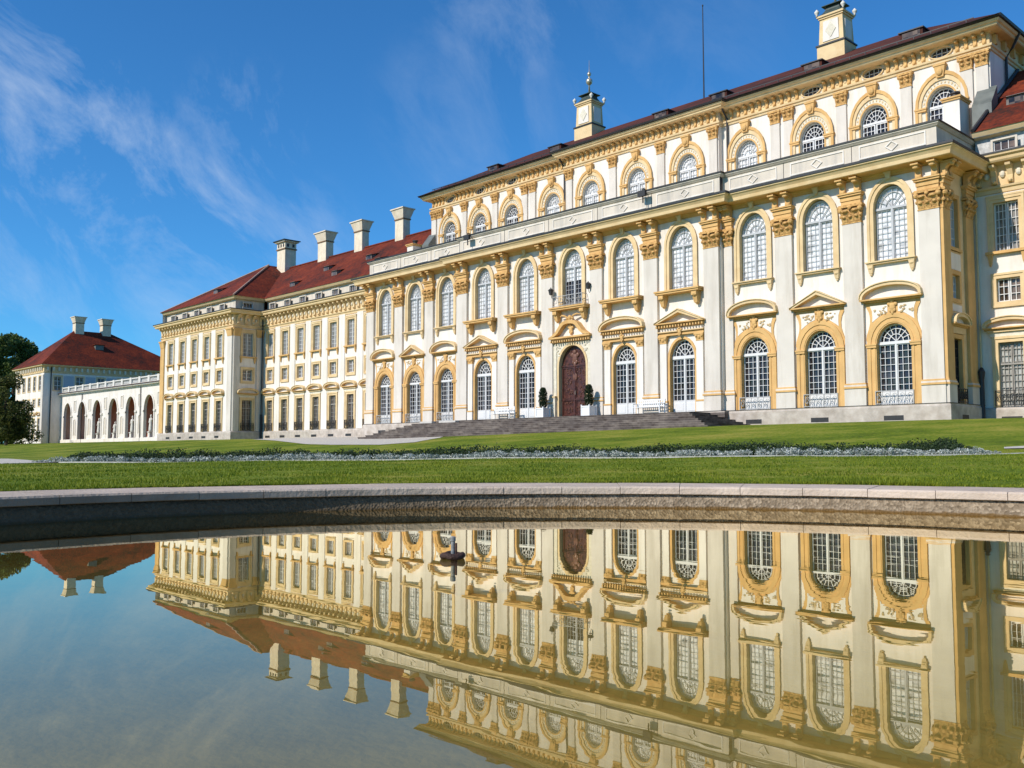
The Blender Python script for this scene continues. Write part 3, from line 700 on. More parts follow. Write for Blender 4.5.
# attic window: broad double archivolt
def proto_attic(glass):
    z0, zs = 18.6, 20.65
    A = arch(0.86, z0, zs, 1.02); B = arch(1.18, z0, zs, 1.42); C = arch(1.48, z0, zs, 1.86)
    mb = MB(); mb.ring(A, B, -0.05, 0, 2, yi=0.4); mb.ring(B, C, -0.13, 0, 1)
    mb.ring(arch(1.36, z0, zs, 1.71), arch(1.52, z0, zs, 1.92), -0.19, -0.13, 0)
    mb.ring(arch(0.86, z0, zs, 1.02), arch(0.95, z0, zs, 1.13), -0.09, -0.05, 0)
    for k in range(1, 16):   # radiating fret on the inner band
        th = PI*k/16; x, z = 1.06*math.cos(th), zs+1.27*math.sin(th); mb.box(x-0.035, x+0.035, -0.085, -0.05, z-0.05, z+0.05, 1)
    for s in (-1, 1):
        mb.box(s*1.2-0.36, s*1.2+0.36, -0.24, 0, zs-0.12, zs-0.03); mb.box(s*1.2-0.33, s*1.2+0.33, -0.2, 0, zs-0.24, zs-0.123)
    mb.frust(0, -0.12, 22.2, 22.85, 0.2, 0.14, 0.32, 0.2); mb.blob((0,-0.3,22.5), (0.2,0.12,0.22), 0, 8, 6); mb.box(-0.36, 0.36, -0.36, 0, 22.85, 22.95)
    su = mb.mesh('window', [YEL, YEL2, RELIEF])
    fr = MB()
    for s in (-1, 1):
        x0, x1 = (-0.83, -0.03) if s < 0 else (0.03, 0.83)
        bars_grid(fr, x0, x1, z0, 20.55, 3, 5, 0.25, 0.03)
    fr.box(-0.84, 0.84, 0.17, 0.3, 20.553, 20.68); fan(fr, 0.83, 0.95, 20.68, 0.25, 0.03)
    pn = MB(); pn.prism(arch(0.87, z0, zs, 1.03), 0.32, 0.34)
    return ('window', su, [('frame', fr.mesh('frame', BAR)), ('pane', pn.mesh('pane', glass))])

def proto_oval():
    E0, E1 = ellipse(0.64, 0.31, 23.72), ellipse(0.71, 0.36, 23.72)
    mb = MB(); mb.ring(E0, E1, -0.1, 0, 0, True, 0.3)
    fr = MB(); fr.ring(ellipse(0.60, 0.28, 23.72), ellipse(0.65, 0.32, 23.72), 0.14, 0.24, 0, True)
    for x in (-0.3, 0, 0.3): fr.box(x-0.013, x+0.013, 0.15, 0.22, 23.44, 24.0)
    fr.box(-0.6, 0.6, 0.15, 0.22, 23.707, 23.733)
    pn = MB(); pn.prism(ellipse(0.66, 0.33, 23.72), 0.25, 0.27)
    return ('oval_window', mb.mesh('oval_window', [YEL2]), [('frame', fr.mesh('frame', BAR)), ('pane', pn.mesh('pane', GLASS))])

# wing windows: tall ground window, square mezzanine window, tall upper window
def proto_wing_ground():
    h = 0.6
    mb = MB(); mb.ring(rect(h, 2.75, 6.12), rect(h+0.27, 2.75, 6.4), -0.07, 0, 0, yi=0.35)
    mb.ring(rect(h+0.17, 2.75, 6.3), rect(h+0.3, 2.75, 6.43), -0.12, 0, 0)
    mb.box(-1.0, 1.0, -0.09, 0, 6.433, 6.66, 1)
    mb.box(-1.1, 1.1, -0.2, 0, 6.663, 6.75)
    fr = MB(); bars_grid(fr, -h, -0.02, 2.78, 6.1, 2, 8, 0.2, 0.03, 0.055); bars_grid(fr, 0.02, h, 2.78, 6.1, 2, 8, 0.2, 0.03, 0.055)
    fr.box(-h, h, 0.12, 0.24, 5.2, 5.29)
    pn = MB(); pn.prism(rect(h+0.01, 2.75, 6.13), 0.255, 0.27)
    pe = MB(); seg_pediment(pe, 1.25, 6.76, 7.42, 0.36, 0.16, 0.14)
    return ('window', mb.mesh('window', [YEL2, RELIEF]), [('frame', fr.mesh('frame', WFR)), ('pane', pn.mesh('pane', WINGDK)), ('pediment', pe.mesh('pediment', [YEL2, WALL, YEL])), ('railing', railing_mesh(0.78, 2.8, 3.62, -0.16, IRON, 0.16))])
def proto_wing_square():
    h = 0.58
    mb = MB(); mb.ring(rect(h, 8.25, 9.48), rect(h+0.22, 8.0, 9.72), -0.07, 0, 0, True, 0.32)
    mb.ring(rect(h+0.15, 8.07, 9.65), rect(h+0.26, 7.96, 9.76), -0.11, 0, 0, True)
    fr = MB(); bars_grid(fr, -h, -0.015, 8.26, 9.47, 2, 3, 0.2, 0.035, 0.06); bars_grid(fr, 0.015, h, 8.26, 9.47, 2, 3, 0.2, 0.035, 0.06)
    pn = MB(); pn.prism(rect(h+0.01, 8.24, 9.49), 0.255, 0.27)
    return ('window', mb.mesh('window', [YEL2]), [('frame', fr.mesh('frame', BAR)), ('pane', pn.mesh('pane', WINGDK))])
def proto_wing_upper():
    h = 0.62
    mb = MB(); mb.ring(rect(h, 10.92, 13.5), rect(h+0.26, 10.92, 13.76), -0.07, 0, 0, yi=0.32)
    mb.ring(rect(h+0.16, 10.92, 13.66), rect(h+0.3, 10.92, 13.8), -0.12, 0, 0)
    mb.box(-0.95, 0.95, -0.14, 0, 13.803, 13.9)
    fr = MB(); bars_grid(fr, -h, -0.015, 10.93, 13.48, 3, 6, 0.2, 0.03, 0.055); bars_grid(fr, 0.015, h, 10.93, 13.48, 3, 6, 0.2, 0.03, 0.055)
    pn = MB(); pn.prism(rect(h+0.01, 10.91, 13.51), 0.255, 0.27)
    si = MB(); si.box(-1.02, 1.02, -0.24, 0, 10.77, 10.91)
    for s in (-1, 1): si.frust(s*0.82, -0.06, 10.25, 10.767, 0.06, 0.05, 0.12, 0.12); si.blob((s*0.82, -0.05, 10.22), (0.06,0.05,0.08), 0, 6, 4)
    return ('window', mb.mesh('window', [YEL2]), [('frame', fr.mesh('frame', BAR)), ('pane', pn.mesh('pane', WINGGL)), ('sill', si.mesh('sill', [YEL]))])
def proto_para_window():
    mb = MB(); mb.ring(rect(0.55, 16.30, 16.86), rect(0.66, 16.22, 16.95), -0.05, 0, 0, True, 0.16)
    fr = MB(); bars_grid(fr, -0.55, 0.55, 16.3, 16.86, 3, 1, 0.09, 0.03, 0.045, 0.03)
    pn = MB(); pn.prism(rect(0.56, 16.29, 16.87), 0.125, 0.14)
    return ('window', mb.mesh('window', [PARA]), [('frame', fr.mesh('frame', BAR)), ('pane', pn.mesh('pane', WINGDK))])
WFR = mat('grey_brown_window_paint', (0.36, 0.33, 0.29), 0.5, 0.1, 4)

# ------------------------------------------------------------------ pilaster with base, capital and entablature block
def leafrow(mb, w, z0, z1, y, n, out, m=0):
    for i in range(n):
        x = -w + 2*w*(i+0.5)/n; hw = w/n*0.9
        pts = [(x-hw, y, z0), (x+hw, y, z0), (x+hw*1.05, y-out*0.45, (z0+z1)/2), (x-hw*1.05, y-out*0.45, (z0+z1)/2), (x-hw*0.7, y-out, z1-0.05), (x+hw*0.7, y-out, z1-0.05), (x, y-out*1.25, z1-0.12)]
        mb.add(pts, [(0,1,2,3),(3,2,5,4),(4,5,6)], m)
        mb.blob((x, y-out*0.9, z1-0.07), (hw*0.75, 0.07, 0.08), m, 6, 4)
def proto_pilaster(w=1.066, d=0.2):
    h = w/2
    mb = MB(); mb.box(-h, h, -d, 0.02, 4.08, 12.7)
    ba = MB(); ba.box(-h-0.07, h+0.07, -d-0.07, 0.02, 2.86, 3.80, 1); ba.box(-h-0.12, h+0.12, -d-0.12, 0.02, 3.80, 3.90); ba.box(-h-0.08, h+0.08, -d-0.08, 0.02, 3.903, 3.99, 1); ba.box(-h-0.05, h+0.05, -d-0.05, 0.02, 3.993, 4.077)
    ca = MB(); ca.box(-h-0.02, h+0.02, -d-0.03, 0.0, 12.703, 12.77)
    ca.frust(0, -d/2, 12.77, 13.55, h-0.03, d/2+0.0, h+0.06, d/2+0.1)
    k = 3 if w > 0.8 else 2
    leafrow(ca, h, 12.78, 13.15, -d-0.02, k, 0.16); leafrow(ca, h+0.04, 13.08, 13.45, -d-0.05, k-1 if k > 2 else 2, 0.2)
    for s in (-1, 1):
        ca.blob((s*(h+0.02), -d-0.14, 13.45), (0.15, 0.13, 0.15), 0, 10, 6); ca.blob((s*(h+0.02), -d-0.05, 13.12), (0.09,0.1,0.1), 0, 8, 5)
    ca.blob((0, -d-0.2, 13.52), (0.11,0.08,0.1), 0, 8, 5)
    ca.box(-h-0.17, h+0.17, -d-0.2, 0.0, 13.58, 13.68); ca.box(-h-0.12, h+0.12, -d-0.15, 0.0, 13.683, 13.74)
    # architrave block and paired scroll brackets of the frieze
    en = MB()
    en.box(-h-0.02, h+0.02, -d-0.04, 0.0, 13.743, 13.95); en.box(-h-0.05, h+0.05, -d-0.09, 0.0, 13.953, 14.18); en.box(-h-0.12, h+0.12, -d-0.18, 0.0, 14.183, 14.28); en.box(-h-0.16, h+0.16, -d-0.24, 0.0, 14.283, 14.36)
    en.box(-h+0.2, h-0.2, -d, 0.0, 14.363, 14.96, 1)
    for s in (-1, 1):
        x = s*(h-0.12); hw = 0.15
        prof = [(0.0,14.363),(0.24,14.363),(0.28,14.5),(0.25,14.68),(0.36,14.82),(0.6,14.9),(0.66,14.97),(0.0,14.97)]
        en.add([(x-hw, -a-d*0.5, z) for a, z in prof]+[(x+hw, -a-d*0.5, z) for a, z in prof], [tuple(range(8)), tuple(range(15,7,-1))]+[(i,(i+1)%8,(i+1)%8+8,i+8) for i in range(8)])
        en.blob((x, -0.27-d*0.5, 14.42), (hw*1.1,0.09,0.12), 0, 8, 5); en.blob((x, -0.55-d*0.5, 14.86), (hw*1.1,0.1,0.09), 0, 8, 5)
        en.box(x-hw-0.05, x+hw+0.05, -0.72-d*0.5, 0.0, 14.973, 15.05)
    return ('pilaster', mb.mesh('pilaster', PIL), [('base', ba.mesh('base', [YEL, PIL])), ('capital', ca.mesh('capital', CARVE)), ('bracket', en.mesh('bracket', [YEL, WALL]))])

# ================================================================== CENTRAL PALACE BLOCK
B1, B2, PR, EDGE = 4.1214, 4.6, 0.392, 14.072
GZ = 1.5
XW = {i: (i-6)*B2 for i in range(4, 9)}
for k, i in enumerate((3, 2, 1)): XW[i] = -(EDGE+B1*k)
for k, i in enumerate((9, 10, 11)): XW[i] = EDGE+B1*k
XE = EDGE+B1*2.5+0.53          # 24.9
SET = 4.2                       # wings stand back by this much
RX = 2.5*B2+0.58                # edge of the middle projection
DEP = 27.0
AY = 7.2                        # attic storey face
PAL = Bld('palace_building', (0, 0, GZ), 'tall central palace block with giant pilasters, carved door and attic storey above its parapet', 'palace', 'palace buildings')

def main_walls():
    mb = MB()
    zt = 15.3
    def bay(x0, x1, y, xc, holes): mb.panel([(x0,2.86),(x1,2.86),(x1,zt),(x0,zt)], holes, y)
    GF = arch(0.925, 2.87, 6.0, 1.12); GC = arch(0.935, 2.87, 6.2, 1.2); UP = arch(0.9, 10.46, 13.25, 1.22); DR = arch(1.26, 2.87, 6.35, 1.42)
    edges = [-XE, -(EDGE+B1*1.5), -(EDGE+B1*0.5), -RX, -1.5*B2, -0.5*B2, 0.5*B2, 1.5*B2, RX, EDGE+B1*0.5, EDGE+B1*1.5, XE]
    edges = [-XE, -(EDGE+B1*1.5), -(EDGE+B1*0.5), -RX, -1.5*B2, -0.5*B2, 0.5*B2, 1.5*B2, RX, EDGE+B1*0.5, EDGE+B1*1.5, XE]
    for i in range(1, 12):
        x0, x1 = edges[i-1], edges[i]; c = 4 <= i <= 8
        g = DR if i == 6 else (GC if c else GF)
        bay(x0, x1, -PR if c else 0, XW[i], [shift(g, XW[i]), shift(UP, XW[i])])
    for s in (-1, 1):
        mb.add([(s*RX,-PR,2.86),(s*RX,0,2.86),(s*RX,0,zt),(s*RX,-PR,zt)], [(0,1,2,3)])
    # back and left flank (plain), right flank is its own part
    mb.add([(-XE,0,2.86),(-XE,DEP,2.86),(-XE,DEP,16),(-XE,0,16)], [(0,1,2,3)])
    mb.add([(-XE,DEP,2.86),(XE,DEP,2.86),(XE,DEP,16),(-XE,DEP,16)], [(0,1,2,3)])
    mb.add([(XE,SET,2.86),(XE,DEP,2.86),(XE,DEP,16),(XE,SET,16)], [(0,1,2,3)])
    # terrace floor behind the parapet
    mb.add([(-XE,0.2,16.0),(XE,0.2,16.0),(XE,AY,16.0),(-XE,AY,16.0)], [(0,1,2,3)])
    PAL.part('wall', mb, WALL)
    # right flank facing +x: local x = world y
    sw = MB(); sw.panel([(0,2.86),(SET,2.86),(SET,15.3),(0,15.3)], [shift(rect(0.5,2.9,6.2),1.5), shift(rect(0.45,8.25,9.5),1.5), shift(rect(0.5,10.92,13.5),1.5)], 0)
    PAL.part('side_wall', sw, YEL2, (XE,0,0), PI/2)
    path = [(-XE,SET),(-XE,0),(-RX,0),(-RX,-PR),(RX,-PR),(RX,0),(XE,0),(XE,SET)]
    pl = MB(); pl.sweep([(0,1.0),(0.30,1.0),(0.30,2.74),(0.26,2.80),(0.26,2.855),(0,2.858)], path)
    for i in (1,2,3,9,10,11): pl.box(XW[i]-0.52, XW[i]+0.52, -0.306, -0.25, 2.06, 2.31, 1)
    pl.box(XE+0.25, XE+0.306, 1.1, 1.9, 2.06, 2.31, 1)
    PAL.part('plinth', pl, [STONE, IRON])
    lead = MB(); lead.sweep([(0.0,2.86),(0.28,2.859),(0.29,2.885),(0,2.90)], path); PAL.part('plinth_flashing', lead, LEAD)
    co = MB(); co.sweep([(0,14.86),(0.07,14.88),(0.12,14.97),(0.2,15.03),(0.24,15.10),(0.86,15.12),(0.90,15.16)], path, cap=False)  # soffit and bed mould in deeper ochre than the fascia: shade painted in
    co.sweep([(0.90,15.16),(0.93,15.34),(0.97,15.40),(1.04,15.50),(1.10,15.53),(1.10,15.61),(0,15.66)], path, 1, cap=False)
    PAL.part('cornice', co, [YEL, YEL2])
    le = MB(); le.sweep([(1.08,15.60),(1.15,15.60),(1.15,15.72),(0.0,15.84)], path, cap=False); PAL.part('cornice_flashing', le, LEAD)
    # parapet
    pa = MB(); pp = [(-XE+0.1,SET+2),(-XE+0.1,0.02),(-RX,0.02),(-RX,-PR+0.02),(RX,-PR+0.02),(RX,0.02),(XE-0.1,0.02),(XE-0.1,SET+2)]
    pa.sweep([(-0.35,15.7),(-0.35,17.2),(0.0,17.2),(0.0,16.98)], pp); pa.sweep([(0.0,15.7),(0.06,15.7),(0.06,15.95),(0.0,16.0),(0.0,16.98),(0.06,16.99),(0.12,17.06),(0.17,17.10),(0.17,17.20),(-0.38,17.22)], pp)
    xs = [-XE+0.2, -(EDGE+B1*1.5), -(EDGE+B1*0.5), -RX, -1.5*B2, -0.5*B2, 0.5*B2, 1.5*B2, RX, EDGE+B1*0.5, EDGE+B1*1.5, XE-0.2]
    for i in range(11):
        x0, x1 = xs[i]+0.35, xs[i+1]-0.35; y = (-PR if 3 <= i <= 7 else 0)+0.02
        a = [(x0+0.15,16.2),(x0+0.15,16.8),(x1-0.15,16.8),(x1-0.15,16.2)]; b = [(x0+0.08,16.13),(x0+0.08,16.87),(x1-0.08,16.87),(x1-0.08,16.13)]
        pa.ring(a, b, y-0.04, y, 1, True)
        xc = (x0+x1)/2; r = 0.27
        pa.ring([(xc-r,16.5),(xc,16.5+r*0.8),(xc+r,16.5),(xc,16.5-r*0.8)], [(xc-r*1.3,16.5),(xc,16.5+r*1.05),(xc+r*1.3,16.5),(xc,16.5-r*1.05)], y-0.05, y, 1, True)
    for x in xs[1:-1]:
        y = -PR if abs(x) < RX+0.1 else 0
        pa.box(x-0.012, x+0.012, y+0.0, y+0.3, 16.0, 16.98, 2)
    PAL.part('parapet', pa, [PARA, WALL, LEAD])
    fl = MB(); fl.sweep([(0.22,17.17),(0.22,17.26),(-0.40,17.28),(-0.40,17.2)], pp); PAL.part('parapet_flashing', fl, LEAD)
main_walls()

P_GF = {k: proto_ground_flank(k) for k in ('seg', 'tri')}
P_GC = {k: proto_ground_centre(k) for k in ('seg', 'tri')}
P_UF, P_UC = proto_upper(False), proto_upper(True)
def two_pane():
    pn = MB(); pn.prism(rect(0.905,10.46,12.3), Y_PN, Y_PN+0.02, 1); pn.prism(arch(0.905,12.305,13.25,1.2), Y_PN, Y_PN+0.02, 0)
    return ('pane', pn.mesh('pane', [BLIND, GLASS]))
P_UD = ('window', P_UC[1], [P_UC[2][0], two_pane(), P_UC[2][2]])
seq = {1:'seg',2:'tri',3:'seg',4:'tri',5:'seg',7:'seg',8:'tri',9:'seg',10:'tri',11:'seg'}
for i in range(1, 12):
    c = 4 <= i <= 8; y = -PR if c else 0.0
    if i != 6: PAL.stamp((P_GC if c else P_GF)[seq[i]], (XW[i], y, 0))
    PAL.stamp(P_UD if i == 6 else (P_UC if c else P_UF), (XW[i], y, 0))
PP = proto_pilaster(); PPN = proto_pilaster(0.56, 0.16)
for x in (-11.5, -6.9, -2.3, 2.3, 6.9, 11.5): PAL.stamp(PP, (x, -PR, 0))
for s in (-1, 1):
    for x in (EDGE+B1*0.5, EDGE+B1*1.5, EDGE+B1*2.5): PAL.stamp(PP, (s*x, 0, 0))
    PAL.stamp(PPN, (s*12.42, 0, 0))
# flank facing right: windows and an ochre pilaster
def side_details():
    for z in (0,):
        pass
    def hole(name, h, z0, z1, glass, rail=False, ped=False):
        mb = MB(); mb.ring(rect(h,z0,z1), rect(h+0.22,z0-(0 if ped else 0.2),z1+0.22), -0.06, 0, 0, not ped, 0.3)
        fr = MB(); bars_grid(fr, -h, -0.015, z0, z1, 2, max(3, int((z1-z0)/0.45)), 0.2, 0.035, 0.06); bars_grid(fr, 0.015, h, z0, z1, 2, max(3, int((z1-z0)/0.45)), 0.2, 0.035, 0.06)
        pn = MB(); pn.prism(rect(h+0.01,z0-0.01,z1+0.01), 0.26, 0.28)
        ch = [('frame', fr.mesh('frame', BAR if not ped else IRON)), ('pane', pn.mesh('pane', GLASS))]
        if rail: ch.append(('railing', railing_mesh(0.6, 2.9, 3.65, -0.2, IRON, 0.2)))
        if ped:
            pe = MB(); seg_pediment(pe, 1.0, 6.8, 7.45, 0.34, 0.16, 0.14); pe.box(-0.8,0.8,-0.1,0,6.45,6.79); ch.append(('pediment', pe.mesh('pediment', [YEL2, WALL, YEL])))
        PAL.stamp(('window', mb.mesh('window', YEL), ch), (XE, 1.5, 0), PI/2)
    hole('g', 0.5, 2.9, 6.2, GLASS, True, True); hole('m', 0.45, 8.25, 9.5, GLASS); hole('u', 0.5, 10.92, 13.5, GLASS)
    for z0, z1 in ((7.6,7.95),(9.75,10.6)):
        wp = MB(); wp.box(-0.72,0.72,-0.03,0,z0,z1); PAL.part('wall_field', wp, WALL, (XE,1.5,0), PI/2)
    wp = MB(); wp.box(-0.8,0.8,-0.12,0,10.72,10.88); PAL.part('sill', wp, YEL, (XE,1.5,0), PI/2)
    n, me, ch = proto_pilaster(0.95, 0.16)
    o = MB(); o.box(-0.475,0.475,-0.16,0.02,4.08,12.7)
    PAL.stamp(('pilaster', o.mesh('pilaster', YEL), ch), (XE, 3.25, 0), PI/2)
    o2 = MB(); o2.box(-0.4,0.4,-0.16,0.02,4.08,12.7)
    PAL.stamp(('pilaster', o2.mesh('pilaster', YEL), proto_pilaster(0.8, 0.16)[2]), (XE, 0.28, 0), PI/2)
    dp = MB(); dp.tube([(XE+0.2, SET-0.15, 4.6),(XE+0.2, SET-0.15, 15.0)], 0.05, 8, 1); dp.tube([(XE+0.3, SET-0.45, 1.6),(XE+0.3, SET-0.45, 4.2),(XE+0.3, SET-0.45, 4.6),(XE+0.25, SET-0.3, 4.8)], [0.13,0.13,0.19,0.1], 8, 0)
    PAL.part('downpipe', dp, [LEAD, YEL2])
side_details()

# the carved door and its surround
def door():
    A = arch(1.26, 2.86, 6.35, 1.42, 16)
    mb = MB(); mb.ring(A, arch(1.42, 2.86, 6.35, 1.60, 16), -0.09, 0, 0, yi=0.42)
    side_ = [(1.78,2.86),(1.78,8.02)]
    mb.panel([(-1.8,2.86),(-1.8,8.0),(1.8,8.0),(1.8,2.86)], [arch(1.43, 2.87, 6.35, 1.61, 16)], -0.05, 1)
    for s in (-1,1): mb.box(s*1.62-0.16, s*1.62+0.16, -0.11, 0, 3.6, 7.9, 1); mb.box(s*1.64-0.2, s*1.64+0.2, -0.3, 0, 2.86, 4.2, 1); mb.box(s*1.64-0.24, s*1.64+0.24, -0.34, 0, 4.2, 4.32, 0)
    for k in range(9):
        for s in (-1, 1): mb.blob((s*random.uniform(1.15,1.55), -0.07, random.uniform(7.1,7.85)), (random.uniform(.05,.12),0.05,random.uniform(.05,.1)), 1, 6, 4)
    dr = PAL.part('door', mb, [YEL2, RELIEF], (0, -PR, 0))
    lf = MB(); lf.prism(arch(1.27, 2.86, 6.35, 1.43, 16), 0.25, 0.33)
    for s in (-1, 1):
        for z0, z1 in ((3.0, 3.95), (4.15, 6.2)):
            a = [(s*0.14,z0),(s*0.14,z1),(s*1.1,z1),(s*1.1,z0)]; b = [(s*0.06,z0-0.08),(s*0.06,z1+0.08),(s*1.18,z1+0.08),(s*1.18,z0-0.08)]
            lf.ring(a, b, 0.19, 0.25, 0, True)
    lf.box(-1.24, 1.24, 0.16, 0.25, 4.0, 4.07); lf.box(-1.24, 1.24, 0.16, 0.25, 6.32, 6.42); lf.box(-0.05, 0.05, 0.15, 0.25, 2.9, 6.3)
    PAL.part('door_leaf', lf, WOOD, parent=dr)
    cv = MB(); R = random.Random(5)
    for k in range(150):
        x = R.uniform(-1.05, 1.05); z = R.uniform(3.1, 7.5)
        if ((x/1.15)**2 + max(0, (z-6.35)/1.3)**2) > 1: continue
        if z < 6.2 and R.random() < 0.5: x = math.copysign(0.6 + R.uniform(-.3,.3), x)
        a = R.uniform(0, 2*PI); l = R.uniform(0.06, 0.16)
        pts = [(x+l*q*math.cos(a+q*1.2), 0.225, z+l*q*math.sin(a+q*1.2)) for q in (-1,-0.4,0.2,0.8,1.2)]
        cv.tube(pts, [0.012,0.03,0.035,0.025,0.01], 5)
    cartouche(cv, 6.9, 1.2, 0.2); cv.blob((0,0.2,5.6),(0.2,0.06,0.3),0,8,6); 
    PAL.part('carving', cv, WOODL, parent=dr)
    hd = MB(); hd.tube([(0.1,0.15,4.35),(0.1,0.1,4.38),(0.1,0.1,4.6),(0.1,0.15,4.63)],0.018,6); PAL.part('handle', hd, GILT, parent=dr)
    pe = MB()
    pe.box(-1.82,1.82,-0.3,0,8.15,8.26); pe.box(-1.92,1.92,-0.46,0,8.263,8.38)
    for i in range(17):
        x = -1.75+3.5*i/16; pe.box(x-0.05,x+0.05,-0.4,0,8.02,8.147)
    out = [(1.92,8.39),(1.6,8.5),(1.25,8.72),(1.0,9.0),(0.8,9.25),(0.55,9.40),(0.3,9.47),(0,9.5)]
    inn = [(1.55,8.39),(1.3,8.45),(1.02,8.62),(0.8,8.86),(0.62,9.06),(0.46,9.17),(0.25,9.22),(0,9.24)]
    pe.ring(inn, out, -0.48, 0); pe.ring([(-x,z) for x,z in inn], [(-x,z) for x,z in out], -0.48, 0)
    pe.prism([(-1.5,8.385),(-0.8,8.86),(-0.5,9.15),(0,9.24),(0.5,9.15),(0.8,8.86),(1.5,8.385)], -0.08, 0, 1)
    cartouche(pe, 8.86, 0.8, -0.20)
    for s in (-1,1): pe.blob((s*0.26,-0.3,9.62),(0.1,0.08,0.1),0,10,6); pe.tube([(s*0.12,-0.3,9.62),(s*0.4,-0.36,9.78),(s*0.7,-0.33,9.86),(s*0.95,-0.25,9.8)],[0.05,0.07,0.06,0.03],6)
    pe.blob((0,-0.3,9.66),(0.17,0.12,0.18),0,10,6)
    PAL.part('pediment', pe, [YEL, WALL], parent=dr)
    ba = railing_mesh(1.35, 10.46, 11.2, -0.55, IRONW, 0.5); put('balcony_railing', ba, PAL.root, (0, -PR, -GZ))
    for s in (-1, 1):
        lm = MB(); x = s*1.75; lm.tube([(x,0,11.15),(x,-0.25,11.2),(x,-0.35,11.42)],0.02,5); lm.frust(x,-0.35,11.42,11.75,0.08,0.08,0.13,0.13); lm.frust(x,-0.35,11.753,11.9,0.16,0.16,0.02,0.02); lm.blob((x,-0.35,11.92),(0.03,0.03,0.05),0,6,4)
        PAL.part('wall_lantern', lm, IRON, (0, -PR, 0))
door()

